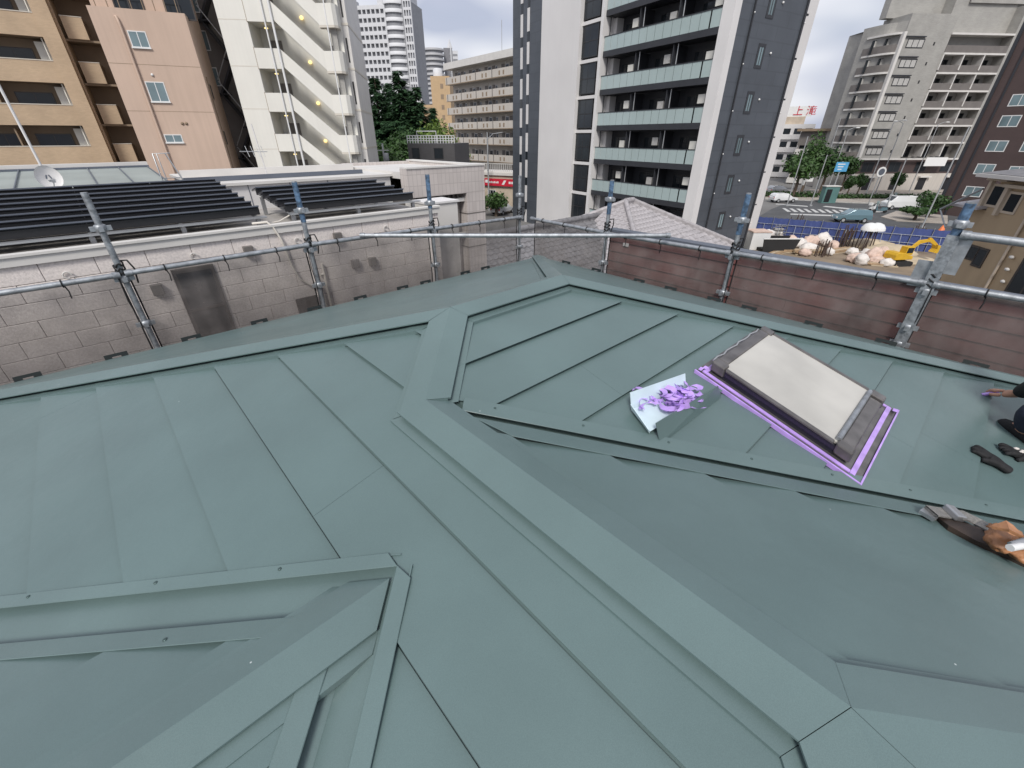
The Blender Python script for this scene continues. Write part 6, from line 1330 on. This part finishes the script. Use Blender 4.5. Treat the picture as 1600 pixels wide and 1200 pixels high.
k0 = hand+fwd*.012+dn*.018-right*.03; kd = (fwd*.30-right*.62+dn*.42).normalized()
part('handle', MB().bar(k0-kd*.03, k0+kd*.045, .020, .012), M['purple'], kn); part('blade', MB().bar(k0+kd*.045, k0+kd*.10, .010, .002), M['alum'], kn)
# gloves
def glove(label, u, v, ang, m2, scale=1.0):
    c = wp(u, v, .02); t = thing('work_glove', label, 'glove', WORLD, tuple(c-Vector((0,0,.02)))); fd = Vector((math.cos(ang),math.sin(ang),0)); sd_ = Vector((-fd.y,fd.x,0))
    def g_(f_, s_, h): q = c+fd*f_*scale+sd_*s_*scale; q.z = gz(q)+h; return q
    vs = [g_(-.12,0,.03), g_(-.07,0,.03), g_(0,0,.036), g_(.045,0,.032)]; es = [(0,1),(1,2),(2,3)]; rs = [(.034,.024),(.028,.02),(.038,.022),(.036,.019)]
    for k, s_ in enumerate((-.036,-.012,.012,.036)):
        i0 = len(vs); vs += [g_(.075,s_,.036), g_(.11,s_*1.2,.036-.008*(k%2)), g_(.135-.012*abs(k-1),s_*1.25,.018)]; es += [(3,i0),(i0,i0+1),(i0+1,i0+2)]; rs += [.013,.0115,.010]
    i0 = len(vs); vs += [g_(.02,.055,.03), g_(.05,.075,.02)]; es += [(2,i0),(i0,i0+1)]; rs += [.014,.011]
    skin_obj('glove_shell', vs, es, rs, 'black', t, 2, 2)
    if m2 == 'bagw':
        for k in range(4): q = g_(-.03+.022*k, .012*(-1)**k, .054); part('grip_patch', MB().blob(tuple(q), (.017,.012,.006), k, .2, 2, 1), M['bagw'], t)
glove('black work glove lying crumpled on the roof', 1549, 721, R(125), 'black', .72); glove('black and white work glove cut by the right edge', 1592, 713, R(160), 'bagw', .72)
# tool belt
tbt = thing('tool_belt', 'tool belt with grey webbing strap and tan leather pouch lying on the valley', 'tool belt', HF, tuple(onRM(1540,830,.0)))
def ribbon(name, pts, wd, th, m, up_=(0,0,1)):
    mb = MB(); n = len(pts); vs = []
    for i, p in enumerate(pts):
        d = (pts[min(i+1,n-1)]-pts[max(i-1,0)]).normalized(); s_ = d.cross(Vector(up_)).normalized()*wd/2; u2 = s_.cross(d).normalized()*th/2; vs += [p-s_-u2, p+s_-u2, p+s_+u2, p-s_+u2]
    mb.add(vs, [(4*i+a, 4*i+(a+1)%4, 4*i+4+(a+1)%4, 4*i+4+a) for i in range(n-1) for a in range(4)]+[(3,2,1,0),(4*n-4,4*n-3,4*n-2,4*n-1)]); return part(name, mb, M[m], tbt)
ribbon('waist_belt', [onRM(u,v,h) for u,v,h in ((1478,812,.03),(1500,826,.05),(1525,838,.05),(1550,849,.05),(1575,860,.05),(1610,876,.05),(1660,896,.05))], .17, .05, 'brownstrap')
ribbon('webbing_strap', [onRM(u,v,h) for u,v,h in ((1449,806,.03),(1456,798,.10),(1472,801,.08),(1490,803,.10),(1508,806,.12),(1528,816,.10),(1548,826,.12),(1566,832,.12))], .10, .012, 'webbing')
bevel(part('buckle', MB().bar(onRM(1484,800,.11), onRM(1498,803,.11), .125, .05), M['alum'], tbt), .01); part('buckle_tongue', MB().bar(onRM(1447,806,.05), onRM(1455,801,.07), .09, .03), M['galv'], tbt)
for i, (u,v,r_) in enumerate(((1562,845,(.10,.07,.05)),(1578,838,(.07,.06,.06)),(1555,828,(.05,.04,.04)),(1592,856,(.11,.07,.05)))):
    p = onRM(u,v,.12); part('leather_pouch', MB().blob(tuple(p), r_, i+3, .4, 2.6, 3), M['leather'], tbt)
ribbon('pouch_flap', [onRM(u,v,h) for u,v,h in ((1560,824,.22),(1574,822,.26),(1588,830,.24),(1598,842,.2))], .09, .02, 'leather')
part('plier_handle', MB().tube([onRM(1580,852,.2), onRM(1600,846,.24), onRM(1620,846,.22)], .022, 8), M['alum'], tbt); part('plier_handle', MB().tube([onRM(1578,856,.2), onRM(1600,852,.22), onRM(1622,856,.2)], .022, 8), M['wframe'], tbt)
